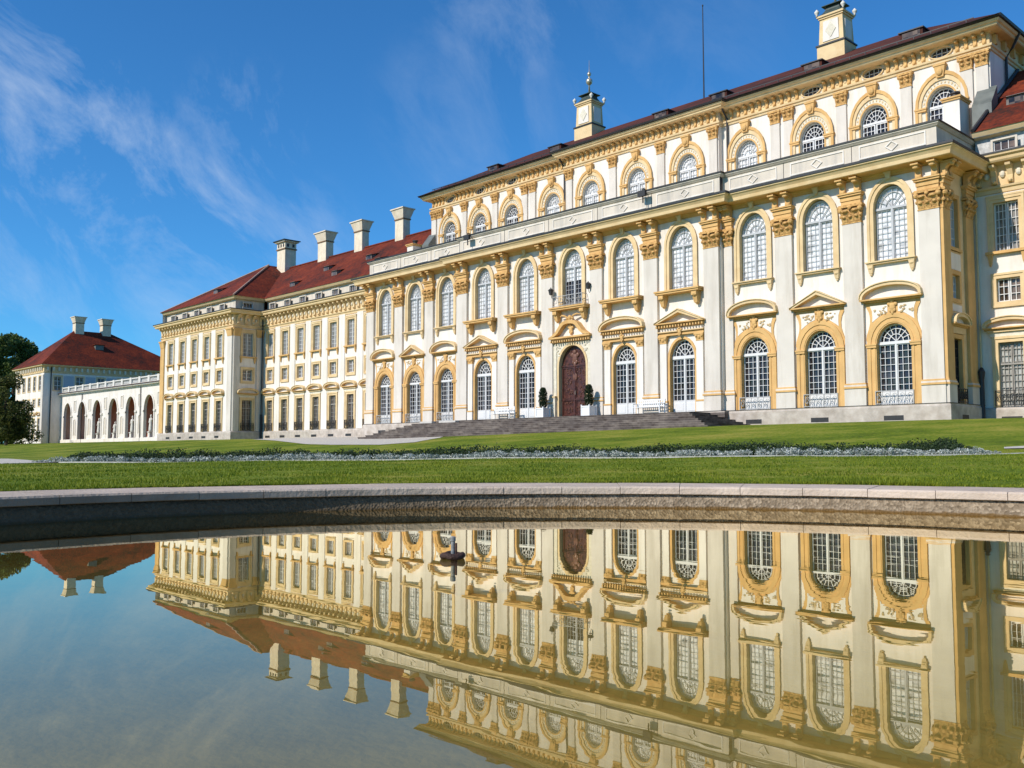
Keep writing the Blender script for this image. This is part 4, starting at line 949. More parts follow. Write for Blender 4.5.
# ---------------------------------------------------------------- attic storey
def attic():
    z0, z1 = 16.0, 24.1; R = 7.25; pr = 0.45
    mb = MB()
    H = arch(0.86, 18.61, 20.65, 1.02); 
    xs = [XW[i] for i in range(1, 12)]
    edges = [-25.0]+[(xs[i]+xs[i+1])/2 for i in range(10)]+[25.0]; edges[4] = -R; edges[7] = R
    for i in range(11):
        y = AY-pr if 4 <= i <= 6 else AY
        holes = [shift(H, xs[i])]
        if i < 3 or i > 7: holes.append(shift(ellipse(0.64,0.31,23.72), xs[i]))
        mb.panel([(edges[i],z0),(edges[i+1],z0),(edges[i+1],z1),(edges[i],z1)], holes, y)
    for s in (-1, 1): mb.add([(s*R,AY-pr,z0),(s*R,AY,z0),(s*R,AY,z1),(s*R,AY-pr,z1)],[(0,1,2,3)])
    for x in (-25.0, 25.0): mb.add([(x,AY,z0),(x,DEP-7,z0),(x,DEP-7,z1),(x,AY,z1)],[(0,1,2,3)])
    mb.add([(-25,DEP-7,z0),(25,DEP-7,z0),(25,DEP-7,z1),(-25,DEP-7,z1)],[(0,1,2,3)])
    PAL.part('attic_wall', mb, WALL)
    path = [(-25,DEP-7),(-25,AY),(-R,AY),(-R,AY-pr),(R,AY-pr),(R,AY),(25,AY),(25,DEP-7)]
    bd = MB(); bd.sweep([(0,23.06),(0.08,23.08),(0.1,23.2),(0.18,23.24),(0.2,23.36),(0,23.4)], path)
    bd.sweep([(0,24.03),(0.08,24.04),(0.14,24.08),(0.60,24.10),(0.66,24.15),(0.68,24.25),(0.78,24.30),(0.84,24.42),(0,24.5)], path)
    PAL.part('attic_cornice', bd, YEL2)
    # frieze: one part per run between the oval windows, scroll consoles on a pale band
    runs = ((-25,xs[0]-0.72,AY),(xs[0]+0.72,xs[1]-0.72,AY),(xs[1]+0.72,xs[2]-0.72,AY),(xs[2]+0.72,-R,AY),(-R,R,AY-pr),(R,xs[8]-0.72,AY),(xs[8]+0.72,xs[9]-0.72,AY),(xs[9]+0.72,xs[10]-0.72,AY),(xs[10]+0.72,25,AY))
    prof = [(0,23.41),(0.12,23.41),(0.15,23.52),(0.12,23.68),(0.2,23.86),(0.36,23.95),(0.38,24.025),(0,24.025)]
    for a_, b_, y in runs:
        fz = MB(); fz.box(a_, b_, y-0.02, y+0.01, 23.39, 24.04, 1); k = max(2, round((b_-a_)/0.535))
        for q in range(k):
            X = a_+(q+0.5)*(b_-a_)/k
            fz.add([(X-0.09,y-a+0.003,z) for a,z in prof]+[(X+0.09,y-a+0.003,z) for a,z in prof], [tuple(range(8)),tuple(range(15,7,-1))]+[(i,(i+1)%8,(i+1)%8+8,i+8) for i in range(8)])
            fz.blob((X, y-0.15, 23.48),(0.09,0.06,0.09),0,6,4); fz.blob((X, y-0.33, 23.95),(0.09,0.07,0.07),0,6,4)
            if q < k-1: fz.blob((X+0.27, y-0.03, 23.72),(0.12,0.05,0.15),1,8,5)
        PAL.part('attic_frieze', fz, [YEL, YEL2])
    fz = MB(); fz.box(24.99,25.02,AY,AY+10,23.39,24.04,1)
    for k in range(7):
        Y = AY+0.5+k*1.4; fz.box(25.0,25.25,Y-0.12,Y+0.12,23.45,24.02,0); fz.box(25.0,25.06,Y+0.4,Y+1.0,23.5,24.0,1)
    PAL.part('attic_frieze', fz, [YEL, YEL2])
    # attic pilasters
    pm = MB(); pm.box(-0.33,0.33,-0.14,0.02,16.0,22.2)
    ca = MB(); ca.box(-0.36,0.36,-0.18,0,22.2,22.27); ca.frust(0,-0.08,22.27,22.92,0.32,0.1,0.4,0.17); leafrow(ca,0.34,22.28,22.6,-0.17,2,0.12); leafrow(ca,0.36,22.55,22.85,-0.2,2,0.14)
    for s in (-1,1): ca.blob((s*0.36,-0.24,22.82),(0.11,0.1,0.11),0,8,5)
    ca.box(-0.46,0.46,-0.3,0,22.92,23.05)
    ap = ('pilaster', pm.mesh('pilaster', PIL), [('capital', ca.mesh('capital', CARVE))])
    for s in (-1, 1):
        for x in (16.13, 20.25, 11.45, 12.42, 23.75, 24.6): PAL.stamp(ap, (s*x, AY, 0))
        for x in (2.3, 6.85): PAL.stamp(ap, (s*x, AY-pr, 0))
    PL, PD, PO = proto_attic(BLIND), proto_attic(GLASS), proto_oval()
    for i in range(11):
        y = AY-pr if 4 <= i <= 6 else AY
        PAL.stamp(PL if 3 <= i <= 7 else PD, (xs[i], y, 0))
        if i < 3 or i > 7: PAL.stamp(PO, (xs[i], AY, 0))
    # low hipped roof with gutter and snow rail
    ro = MB(); e = 0.9; yb = DEP-7+e; ym = 13.5; zr = 28.45; x0 = 25+e; xr = 18.0; ze = 24.50
    V = [(-x0,AY-e-0.2,ze),(x0,AY-e-0.2,ze),(x0,yb,ze),(-x0,yb,ze),(-xr,ym,zr),(xr,ym,zr)]
    ro.add(V, [(0,1,5,4),(1,2,5),(2,3,4,5),(3,0,4)])
    rf = PAL.part('roof', ro, TILEB)
    gu = MB(); gp = [(-25,DEP-7),(-25,AY),(-R,AY),(-R,AY-pr),(R,AY-pr),(R,AY),(25,AY),(25,DEP-7)]
    gu.sweep([(0.7,24.44),(0.95,24.45),(1.0,24.57),(0.93,24.6),(0.7,24.52)], gp)
    for X in np.arange(-24, 24.5, 1.0): gu.box(X-0.02,X+0.02,AY-0.55,AY-0.5,24.68,24.98)
    gu.box(-24.4,24.4,AY-0.54,AY-0.51,24.92,24.98)
    PAL.part('gutter', gu, LEAD, parent=rf)
    for x, y in ((-17.6,8.2),(-9.9,8.2),(1.3,8.0),(6.3,8.2),(13.6,8.2),(20.2,8.2)):
        z = ze+(y-(AY-e-0.2))*(zr-ze)/(ym-(AY-e-0.2)); d = MB()
        d.box(x-0.7,x+0.7,y,y+2.0,z-0.3,z+0.42,0); d.box(x-0.78,x+0.78,y-0.1,y+2.2,z+0.42,z+0.49,1); d.box(x-0.55,x+0.55,y-0.03,y+0.02,z+0.02,z+0.36,2)
        PAL.part('dormer', d, [TILEB, LEAD, WINGDK], parent=rf)
    # two lantern turrets astride the ridge
    for x in (-10.2, 12.95):
        y = 12.9; t = MB()
        t.box(x-1.02,x+1.02,y-0.86,y+0.86,27.4,28.75,0); t.box(x-1.09,x+1.09,y-0.93,y+0.93,28.75,28.86,2)
        t.frust(x,y,28.86,30.72,0.92,0.76,0.84,0.7,0); t.prism([(x-0.6,29.05),(x-0.55,30.5),(x+0.55,30.5),(x+0.6,29.05)],y-0.80,y-0.68,1); t.box(x+0.8,x+0.92,y-0.46,y+0.46,29.1,30.4,1)
        t.prism([(x-0.4,29.8),(x,30.35),(x+0.4,29.8),(x,29.25)], y-0.84, y-0.8, 3)
        t.box(x-0.92,x+0.92,y-0.78,y+0.78,30.72,30.84,0); t.box(x-1.0,x+1.0,y-0.86,y+0.86,30.843,30.97,0)
        tu = PAL.part('lantern_turret', t, [YEL2, WALL, LEAD, RELIEF], smooth=False)
        c = MB(); prof = [(0.95,30.97),(0.7,31.15),(0.54,31.4),(0.48,31.66)]
        for i in range(3): c.frust(x,y,prof[i][1],prof[i+1][1],prof[i][0],prof[i][0]*0.9,prof[i+1][0],prof[i+1][0]*0.9)
        c.frust(x,y,31.66,31.73,0.74,0.66,0.7,0.62); c.frust(x,y,31.73,32.02,0.5,0.45,0.1,0.1)
        PAL.part('turret_cap', c, COPPER, parent=tu)
        for sx in (-1,1):
            for sy in (-1,1):
                u = MB(); u.lathe([(0.1,30.98),(0.05,31.08),(0.15,31.2),(0.17,31.32),(0.08,31.42),(0.02,31.5)], x+sx*0.98, y+sy*0.84, 10); PAL.part('urn', u, STAT, parent=tu, smooth=True)
        f = MB(); f.lathe([(0.09,32.0),(0.06,32.6),(0.09,32.65),(0.24,32.78),(0.30,32.98),(0.24,33.16),(0.08,33.28),(0.06,33.45),(0.16,33.55),(0.18,33.68),(0.1,33.8),(0.03,33.9),(0.015,34.9)], x, y, 12); PAL.part('finial', f, GILT, parent=tu, smooth=True)
    an = MB(); an.tube([(1.4,13.5,28.3),(1.4,13.5,36.0)], [0.06,0.035], 6); an.blob((1.4,13.5,36.0),(0.07,0.07,0.1),0,6,4); PAL.part('lightning_rod', an, LEAD)
    for x, y in ((7.75,AY-0.14),(-7.75,AY-0.14)):
        d = MB(); d.tube([(x,y-0.75,24.45),(x,y-0.5,24.0),(x,y,23.5),(x,y,16.1)],0.07,7); PAL.part('downpipe', d, LEAD)
    d = MB(); d.tube([(25.9,AY+2.2,24.45),(25.5,AY+2.2,23.7),(25.12,AY+2.2,23.2),(25.12,AY+2.2,17.5)],0.08,7); PAL.part('downpipe', d, LEAD)
attic()

# terrace: white pier with cap and tin link roofs against the wing roofs
def terrace_bits():
    for s in (1, -1):
        p = MB(); x = 23.55 if s > 0 else -25.9; zz = 0 if s > 0 else -0.35; W_ = 0.44
        p.box(x-W_,x+W_,5.3,6.6,16.0,20.0+zz,0); p.box(x-W_-0.07,x+W_+0.07,5.22,6.68,20.0+zz,20.11+zz,1); p.box(x-W_-0.13,x+W_+0.13,5.16,6.74,20.11+zz,20.2+zz,1)
        p.lathe([(0.2,20.2+zz),(0.2,20.5+zz),(0.28,20.54+zz),(0.28,20.62+zz)], x, 5.9, 10, 2)
        PAL.part('chimney', p, [WALL, YEL, LEAD])
    for s in (1, -1):
        l = MB(); a, b = s*24.3, s*25.35
        x0, x1 = min(a,b), max(a,b)
        l.add([(x0,6.2,16),(x1,6.2,16),(x1,6.2,19.7),(x0,6.2,19.7),(x0,7.15,16),(x1,7.15,16),(x1,7.15,20.9),(x0,7.15,20.9)],[(0,1,2,3),(3,2,6,7),(0,3,7,4),(1,5,6,2)])
        PAL.part('tin_roof_link', l, TIN)
terrace_bits()

# ================================================================== WINGS
def proto_wing_grille():
    n, me, ch = proto_wing_ground(); h = 0.6
    fr = MB(); bars_grid(fr, -h, -0.015, 2.78, 6.1, 3, 10, 0.2, 0.022, 0.045); bars_grid(fr, 0.015, h, 2.78, 6.1, 3, 10, 0.2, 0.022, 0.045); fr.box(-h, h, 0.12, 0.24, 4.95, 5.04)
    pn = MB(); pn.prism(rect(h+0.01, 2.75, 6.13), 0.255, 0.27)
    return (n, me, [('frame', fr.mesh('frame', WFR)), ('pane', pn.mesh('pane', WINGPALE))]+ch[2:])
WINGPALE = glass_mat('glass_over_pale_shutter', (0.42, 0.41, 0.37), 0.15, True)
WG, WS, WU, WP = proto_wing_ground(), proto_wing_square(), proto_wing_upper(), proto_para_window()
WGP = proto_wing_grille()
MOTT = mat('mottled_grey_stucco', (0.62, 0.60, 0.56), 0.85, 0.2, 4.5, 0.6, 7, 0.2, col2=(0.30, 0.30, 0.29))
def wing_face(B, x0, x1, Y, xs, rotz=0, at=None, strips=True, wg=None):
    """one storeyed wing front in local coordinates (x along, -y outwards)"""
    at = at or (0, Y, 0)
    mb = MB(); e = [x0]+[(a+b)/2 for a, b in zip(xs, xs[1:])]+[x1]
    for i, x in enumerate(xs):
        mb.panel([(e[i],2.7),(e[i+1],2.7),(e[i+1],16.1),(e[i],16.1)], [shift(rect(0.6,2.76,6.12),x), shift(rect(0.58,8.25,9.48),x), shift(rect(0.62,10.92,13.5),x)], 0)
    B.part('wall', mb, WALL, at, rotz)
    c, s = math.cos(rotz), math.sin(rotz)
    for x in xs:
        q = (at[0]+x*c, at[1]+x*s, 0)
        for P in (wg or WG, WS, WU): B.stamp(P, q, rotz)
    if strips:
        st = MB()
        for a in e[1:-1]: st.box(a-0.5, a+0.5, -0.07, 0.01, 2.75, 14.1)
        B.part('pilaster_strip', st, PIL if False else WALL, at, rotz)
def wing_trims(B, path, plinth=True):
    pl = MB(); pl.sweep([(0,0.9),(0.22,0.9),(0.22,2.62),(0.16,2.72),(0,2.74)], path); B.part('plinth', pl, STONE)
    fz = MB(); fz.sweep([(0.0,14.0),(0.06,14.02),(0.08,14.2),(0.16,14.26),(0.18,14.36),(0.03,14.4),(0.03,15.5),(0.0,15.52)], path)
    # consoles along the frieze
    for (ax, ay), (bx, by) in zip(path, path[1:]):
        L = math.hypot(bx-ax, by-ay); d = ((bx-ax)/L, (by-ay)/L); nrm = (d[1], -d[0]); k = max(1, int(L/0.78))
        for i in range(k):
            t = (i+0.5)*L/k; px, py = ax+d[0]*t, ay+d[1]*t
            prof = [(0.03,14.45),(0.16,14.45),(0.2,14.65),(0.17,14.85),(0.3,15.15),(0.52,15.3),(0.55,15.42),(0.03,15.42)]
            vs = [(px+nrm[0]*a+d[0]*q, py+nrm[1]*a+d[1]*q, z) for q in (-0.13, 0.13) for a, z in prof]
            fz.add(vs, [tuple(range(8)),tuple(range(15,7,-1))]+[(j,(j+1)%8,(j+1)%8+8,j+8) for j in range(8)], 0)
            fz.blob((px+nrm[0]*0.2, py+nrm[1]*0.2, 14.55),(0.12,0.12,0.1),0,6,4)
            px2, py2 = px+d[0]*0.39, py+d[1]*0.39
            fz.blob((px2+nrm[0]*0.05, py2+nrm[1]*0.05, 14.95),(0.15,0.15,0.2),1,8,5)
    B.part('frieze', fz, [YEL2, RELIEF])
    co = MB(); co.sweep([(0,15.45),(0.15,15.48),(0.6,15.52),(0.66,15.6),(0.68,15.74),(0.8,15.82),(0.82,15.95),(0,16.0)], path); B.part('cornice', co, YEL2)
    le = MB(); le.sweep([(0.85,15.93),(0.85,16.02),(0,16.1)], path, cap=False); B.part('cornice_flashing', le, LEAD)
def attic_band(B, path, m=None):
    mb = MB(); mb.sweep([(-0.25,16.05),(-0.25,17.15),(-0.2,17.2),(0.1,17.24),(0.2,17.4),(0.24,17.5),(-0.25,17.52)], path); B.part('parapet', mb, m or PARA)
    ev = MB(); ev.sweep([(-0.25,17.16),(-0.10,17.18),(0.12,17.26),(0.22,17.42),(0.26,17.52),(-0.25,17.54)], path); B.part('eaves', ev, YEL2)

DORM = mat('grey_dormer_boards', (0.22, 0.19, 0.17), 0.8, 0.2, 5)
def dormer(B, x, y, z, parent):
    d = MB(); d.box(x-0.5,x+0.5,y,y+1.6,z-0.6,z+0.5,0); d.add([(x-0.62,y-0.15,z+0.42),(x+0.62,y-0.15,z+0.42),(x+0.62,y+2.0,z+1.0),(x-0.62,y+2.0,z+1.0)],[(0,1,2,3)],1)
    d.box(x-0.36,x+0.36,y-0.03,y+0.02,z-0.05,z+0.36,2)
    return B.part('dormer', d, [DORM, TILEB, WINGDK], parent=parent)

def flared_chimney(B, x, y, z0, z1, a, b, parent, holes=False):
    h = z1-z0; c = MB()
    if holes:
        c.box(x-a,x+a,y-b,y+b,z0,z1-1.15); c.box(x-a-0.1,x+a+0.1,y-b-0.1,y+b+0.1,z1-1.15,z1-1.0,2)
        c.box(x-a-0.02,x+a+0.02,y-b-0.02,y+b+0.02,z1-1.0,z1-0.25); c.box(x-a-0.25,x+a+0.25,y-b-0.25,y+b+0.25,z1-0.25,z1-0.1); c.box(x-a-0.4,x+a+0.4,y-b-0.4,y+b+0.4,z1-0.1,z1,1)
        for k in (-1,0,1): c.prism(shift(arch(0.15,z1-0.85,z1-0.6,0.2,8),x+k*a*0.6),y-b-0.03,y-b-0.021,1)
        for k in (-1,1): c.box(x+a+0.021,x+a+0.03,y+k*b*0.5-0.15,y+k*b*0.5+0.15,z1-0.85,z1-0.45,1)
    else:
        c.box(x-a,x+a,y-b,y+b,z0,z1-1.2); c.box(x-a-0.08,x+a+0.08,y-b-0.08,y+b+0.08,z1-1.2,z1-1.08,2); c.frust(x,y,z1-1.08,z1-0.12,a+0.02,b+0.02,a+0.34,b+0.3)
        c.box(x-a-0.42,x+a+0.42,y-b-0.38,y+b+0.38,z1-0.12,z1)
    return B.part('chimney', c, [CHIM, LEAD, BRICK], parent=parent)
BRICK = mat('brown_brick_collar', (0.26, 0.16, 0.095), 0.9, 0.2, 5)
CHIM = mat('weathered_chimney_render', (0.80, 0.69, 0.52), 0.9, 0.10, 2, 0.2, 15, stain=(0.58,0.46,0.32), streak=True)

ZE, ZR = 17.5, 22.9
def left_wing():
    B = Bld('palace_wing', (-38, SET+5, GZ), 'lower palace wing left of the tall block, with flared chimneys on its red roof', 'palace wing', 'palace buildings')
    xs = [-33.79+3.13*k for k in (-5,-4,-3,-2,-1,0,1,2)]
    wing_face(B, -51.0, -24.9, SET, xs)
    bk = MB(); bk.add([(-51,18.5,1),(-24.9,18.5,1),(-24.9,18.5,17.5),(-51,18.5,17.5)],[(0,1,2,3)]); B.part('back_wall', bk, WALL)
    path = [(-51.0,SET),(-24.9,SET)]; wing_trims(B, path)
    gr = MB()
    for x in xs: gr.box(x-0.5,x+0.5,SET-0.227,SET-0.15,2.02,2.26)
    B.part('cellar_grate', gr, IRON)
    attic_band(B, [(-51.0,SET+0.15),(-25.0,SET+0.15)])
    for x in xs: B.stamp(WP, (x, SET+0.13, 0))
    ro = MB(); e0 = SET-0.15; yr = 11.3; sl = (ZR-ZE)/(yr-e0)
    ro.add([(-60.6,e0,ZE),(-24.95,e0,ZE),(-24.95,yr,ZR),(-60.6,yr,ZR),(-24.95,18.6,ZE),(-60.6,18.6,ZE)],[(0,1,2,3),(3,2,4,5)])
    rf = B.part('roof', ro, TILE)
    rg = MB(); rg.tube([(-60,yr,ZR+0.02),(-25,yr,ZR+0.02)],0.13,6); B.part('ridge', rg, TILE, parent=rf)
    for x, f in ((-47.6,0.22),(-39.6,0.25),(-32.6,0.32),(-28.6,0.18),(-44.0,0.5),(-36.2,0.52)):
        dormer(B, x, e0+(yr-e0)*f, ZE+(ZR-ZE)*f, rf)
    for x, a, b in ((-49.9,0.86,0.5),(-42.6,0.76,0.45),(-35.1,0.7,0.45)):
        flared_chimney(B, x, yr, 22.2, 25.95, a, b, rf)
left_wing()

def corner_pavilion():
    B = Bld('corner_pavilion', (-60.6, 8, GZ), 'projecting corner pavilion with five window bays and hipped red roof beside the arcade', 'pavilion', 'palace buildings')
    PY, x0, x1 = 0.55, -69.45, -51.05
    xs = [-60.35+3.15*k for k in (-2,-1,0,1,2)]
    wing_face(B, x0, x1, PY, xs)
    # right flank facing the courtyard
    wing_face(B, 0, SET-PY, 0, [1.75], PI/2, (x1, PY, 0), False)
    w = MB(); w.add([(x0,PY,1),(x0,20,1),(x0,20,17.5),(x0,PY,17.5)],[(0,1,2,3)]); w.add([(x0,20,1),(x1,20,1),(x1,20,17.5),(x0,20,17.5)],[(0,1,2,3)]); B.part('back_wall', w, WALL)
    path = [(x0,20),(x0,PY),(x1,PY),(x1,SET)]; wing_trims(B, path)
    for x, m in ((x0+0.45,YEL),(x1-0.55,PIL)):
        p = MB(); p.box(x-0.5,x+0.5,PY-0.14,PY+0.02,2.75,13.1); pp = B.part('pilaster', p, m)
        c = MB(); c.frust(x,PY-0.05,13.1,13.8,0.5,0.12,0.62,0.24); c.box(x-0.68,x+0.68,PY-0.34,PY,13.8,13.95)
        B.part('capital', c, YEL, parent=pp)
    for y in (PY+0.4, SET-0.5):
        p = MB(); p.box(x1-0.02,x1+0.12,y-0.35,y+0.35,2.75,13.1); pp = B.part('pilaster', p, PIL); c = MB(); c.frust(x1+0.06,y,13.1,13.8,0.1,0.36,0.24,0.46); c.box(x1-0.1,x1+0.32,y-0.5,y+0.5,13.8,13.95); B.part('capital', c, YEL, parent=pp)
    gr = MB()
    for x in xs: gr.box(x-0.5,x+0.5,PY-0.227,PY-0.15,2.02,2.26)
    B.part('cellar_grate', gr, IRON)
    ap = [(x0+0.15,20),(x0+0.15,PY+0.15),(x1-0.15,PY+0.15),(x1-0.15,SET+0.2)]
    attic_band(B, ap)
    for x in xs: B.stamp(WP, (x, PY+0.13, 0))
    B.stamp(WP, (x1-0.13, PY+1.75, 0), PI/2)
    ro = MB(); e = 0.2; xa, xb, ya = x0-e, x1+e, PY-e; xm = (xa+xb)/2; h = (xb-xa)/2; zt = 23.4
    ro.add([(xa,ya,ZE),(xb,ya,ZE),(xm,ya+h,zt),(xb,20,ZE),(xa,20,ZE),(xm,20,zt)],[(0,1,2),(1,3,5,2),(4,0,2,5),(3,4,5)])
    rf = B.part('roof', ro, TILE)
    hp = MB(); hp.tube([(xa,ya,ZE+0.03),(xm,ya+h,zt+0.04)],0.1,6); hp.tube([(xb,ya,ZE+0.03),(xm,ya+h,zt+0.04)],0.11,6); B.part('hip_ridge', hp, VALLEY, parent=rf)
    dormer(B, -60.4, ya+2.6, ZE+2.6*(zt-ZE)/h, rf)
    flared_chimney(B, -58.7, 11.3, 22.0, 26.35, 0.95, 0.75, rf, True)
    d = MB(); d.tube([(x1+0.28,SET-0.3,1.6),(x1+0.28,SET-0.3,4.6)],0.13,8); d.tube([(x1+0.28,SET-0.3,4.6),(x1+0.28,SET-0.3,15.5)],0.06,8); B.part('downpipe', d, LEAD)
corner_pavilion()

def right_wing():
    B = Bld('palace_wing', (36, SET+5, GZ), 'near palace wing cut by the right picture edge, set back behind the tall block', 'palace wing', 'palace buildings')
    xs = [26.55+3.13*k for k in range(8)]
    wing_face(B, 24.9, 51.0, SET, xs, wg=WGP)
    path = [(24.9,SET),(51.0,SET)]; wing_trims(B, path)
    bk = MB(); bk.add([(51,SET,1),(51,18.5,1),(51,18.5,17.5),(51,SET,17.5)],[(0,1,2,3)]); bk.add([(24.9,18.5,1),(51,18.5,1),(51,18.5,17.5),(24.9,18.5,17.5)],[(0,1,2,3)]); B.part('back_wall', bk, WALL)
    gr = MB()
    for x in xs: gr.box(x-0.5,x+0.5,SET-0.227,SET-0.15,2.02,2.26)
    B.part('cellar_grate', gr, IRON)
    attic_band(B, [(25.0,SET+0.15),(51.0,SET+0.15)], MOTT)
    for x in xs: B.stamp(WP, (x, SET+0.13, 0))
    ro = MB(); e0 = SET-0.15; yr = 11.3
    ro.add([(24.95,e0,ZE),(51,e0,ZE),(51,yr,ZR),(24.95,yr,ZR),(24.95,18.6,ZE),(51,18.6,ZE)],[(0,1,2,3),(3,2,5,4)])
    rf = B.part('roof', ro, TILE)
    for x, f in ((26.45,0.36),(29.6,0.32),(34,0.3)): dormer(B, x, e0+(yr-e0)*f, ZE+(ZR-ZE)*f, rf)
    fl = MB(); fl.tube([(25.1,e0-0.05,ZE+0.08),(25.1,yr,ZR+0.1)],0.11,6); B.part('roof_flashing', fl, LEAD, parent=rf)
    flared_chimney(B, 44, yr, 22.2, 25.9, 0.85, 0.45, rf)
right_wing()

# ================================================================== ARCADE and FAR PAVILION
def arcade():
    Y, sp = 7.6, 6.63; x_l, x_r = -126.3, -69.9
    B = Bld('arcade_gallery', (-98, Y+2, GZ), 'low white arcade with open red arches and a balustrade between corner pavilion and far house', 'arcade', 'palace buildings')
    cs = [-122.75+sp*k for k in range(8)]
    mb = MB(); e = [x_l]+[c+sp/2 for c in cs[:-1]]+[x_r]
    A = arch(1.7, 2.6, 6.5, 2.2)
    for i, c in enumerate(cs): mb.panel([(e[i],1.2),(e[i+1],1.2),(e[i+1],10.1),(e[i],10.1)], [shift(A, c)], 0)
    B.part('wall', mb, WALL, (0,Y,0))
    at = MB()
    for c in cs:
        a = shift(A, c); at.ring(a, shift(arch(1.98,2.6,6.5,2.52),c), -0.12, 0, 0, yi=0.32)
        for s in (-1,1): at.box(c+s*1.98-0.28,c+s*1.98+0.28,-0.2,0.0,6.3,6.55)
    B.part('archivolt', at, WALL, (0,Y,0))
    for i in range(len(cs)+1):
        x = cs[0]-sp/2+sp*i
        if not x_l+0.5 < x < x_r-0.5: continue
        nc = MB()
        nc.ring(shift(arch(0.42,3.3,5.4,0.45),x), shift(arch(0.56,3.2,5.4,0.6),x), -0.08, 0, 0); nc.prism(shift(arch(0.42,3.3,5.4,0.45),x), -0.012, 0, 1)
        nc.ring([(x-0.42,7.2),(x-0.42,8.9),(x+0.42,8.9),(x+0.42,7.2)],[(x-0.54,7.08),(x-0.54,9.02),(x+0.54,9.02),(x+0.54,7.08)],-0.08,0,0,True); nc.prism([(x-0.42,7.2),(x-0.42,8.9),(x+0.42,8.9),(x+0.42,7.2)],-0.012,0,1)
        B.part('niche', nc, [WALL, PARA], (0,Y,0))
    ins = MB(); ins.box(x_l,x_r,Y+5.5,Y+5.6,1.2,10,0); ins.box(x_l,x_r,Y+0.45,Y+5.5,9.4,9.5,0); ins.box(x_l,x_r,Y+0.3,Y+5.5,2.3,2.55,1); B.part('gallery_interior', ins, [RED, STONE])
    co = MB(); co.sweep([(0,9.9),(0.15,9.95),(0.2,10.1),(0.5,10.2),(0.55,10.35),(0,10.4)], [(x_l,Y),(x_r,Y)]); co.sweep([(0.0,1.2),(0.15,1.2),(0.15,2.55),(0,2.6)], [(x_l,Y),(x_r,Y)]); B.part('cornice', co, WALL)
    le = MB(); le.sweep([(0.6,10.32),(0.6,10.46),(0,10.5)], [(x_l,Y),(x_r,Y)]); B.part('cornice_flashing', le, mat('brown_flashing',(0.10,0.05,0.04),0.6)); 
    rf = MB(); rf.add([(x_l,Y,10.42),(x_r,Y,10.42),(x_r,Y+6,10.42),(x_l,Y+6,10.42)],[(0,1,2,3)]); B.part('roof', rf, TIN)
    ba = MB(); n = int((x_r-x_l)/3.3)
    for i in range(n+1):
        x = x_l+0.5+i*(x_r-x_l-1)/n; ba.box(x-0.35,x+0.35,Y-0.1,Y+0.4,10.45,11.5)
    ba.box(x_l,x_r,Y-0.05,Y+0.35,11.25,11.42); ba.box(x_l,x_r,Y-0.05,Y+0.35,10.45,10.62)
    for i in range(int((x_r-x_l)/0.42)): x = x_l+0.2+i*0.42; ba.lathe([(0.08,10.62),(0.13,10.8),(0.06,11.05),(0.09,11.25)], x, Y+0.15, 6)
    B.part('balustrade', ba, STAT)
    for x in (-116.0+sp*0.0-3.3*0-0.6, -96.0+2.9): d = MB(); d.tube([(x+0.55,Y-0.12,1.5),(x+0.55,Y-0.12,10.0)],0.07,6); B.part('downpipe', d, LEAD)
    # white statues standing in the arches
    places = [('second arch from the corner pavilion', 4), ('third arch from the corner pavilion', 3), ('fourth arch from the corner pavilion', 2), ('arch nearest the corner pavilion in view', 5)]
    lab = {2:'small white statue in the farthest occupied arch of the white arcade', 3:'small white seated statue in the second occupied arch of the arcade from left', 4:'tall thin white statue in the second arch left of the corner pavilion', 5:'small white statue in the arch right beside the corner pavilion'}
    for _, k in places:
        x = cs[k]-0.75; y = Y+0.62; z = 2.55
        t = thing('statue', (x, y, z), lab[k], 'statue', 'statues in the arcade')
        pd = MB(); pd.box(-0.4,0.4,-0.4,0.4,0,0.15); pd.box(-0.32,0.32,-0.32,0.32,0.15,0.75); pd.box(-0.4,0.4,-0.4,0.4,0.75,0.88); part('pedestal', pd, STAT, t)
        f = MB(); s = 1.15 if k != 3 else 0.9
        f.lathe([(0.30,0.88),(0.32,1.2),(0.27,1.6*s),(0.24,1.9*s),(0.30,2.2*s),(0.24,2.42*s),(0.09,2.5*s),(0.08,2.56*s),(0.14,2.65*s),(0.14,2.8*s),(0.06,2.9*s)],0,0,10)
        f.tube([(-0.26,0,2.35*s),(-0.42,-0.1,2.0*s),(-0.2,-0.3,1.9*s)],[0.09,0.08,0.05],6); f.tube([(0.26,0,2.35*s),(0.45,-0.05,2.05*s),(0.4,-0.25,2.4*s)],[0.09,0.08,0.05],6)
        part('figure', f, STAT, t, smooth=True)
arcade()

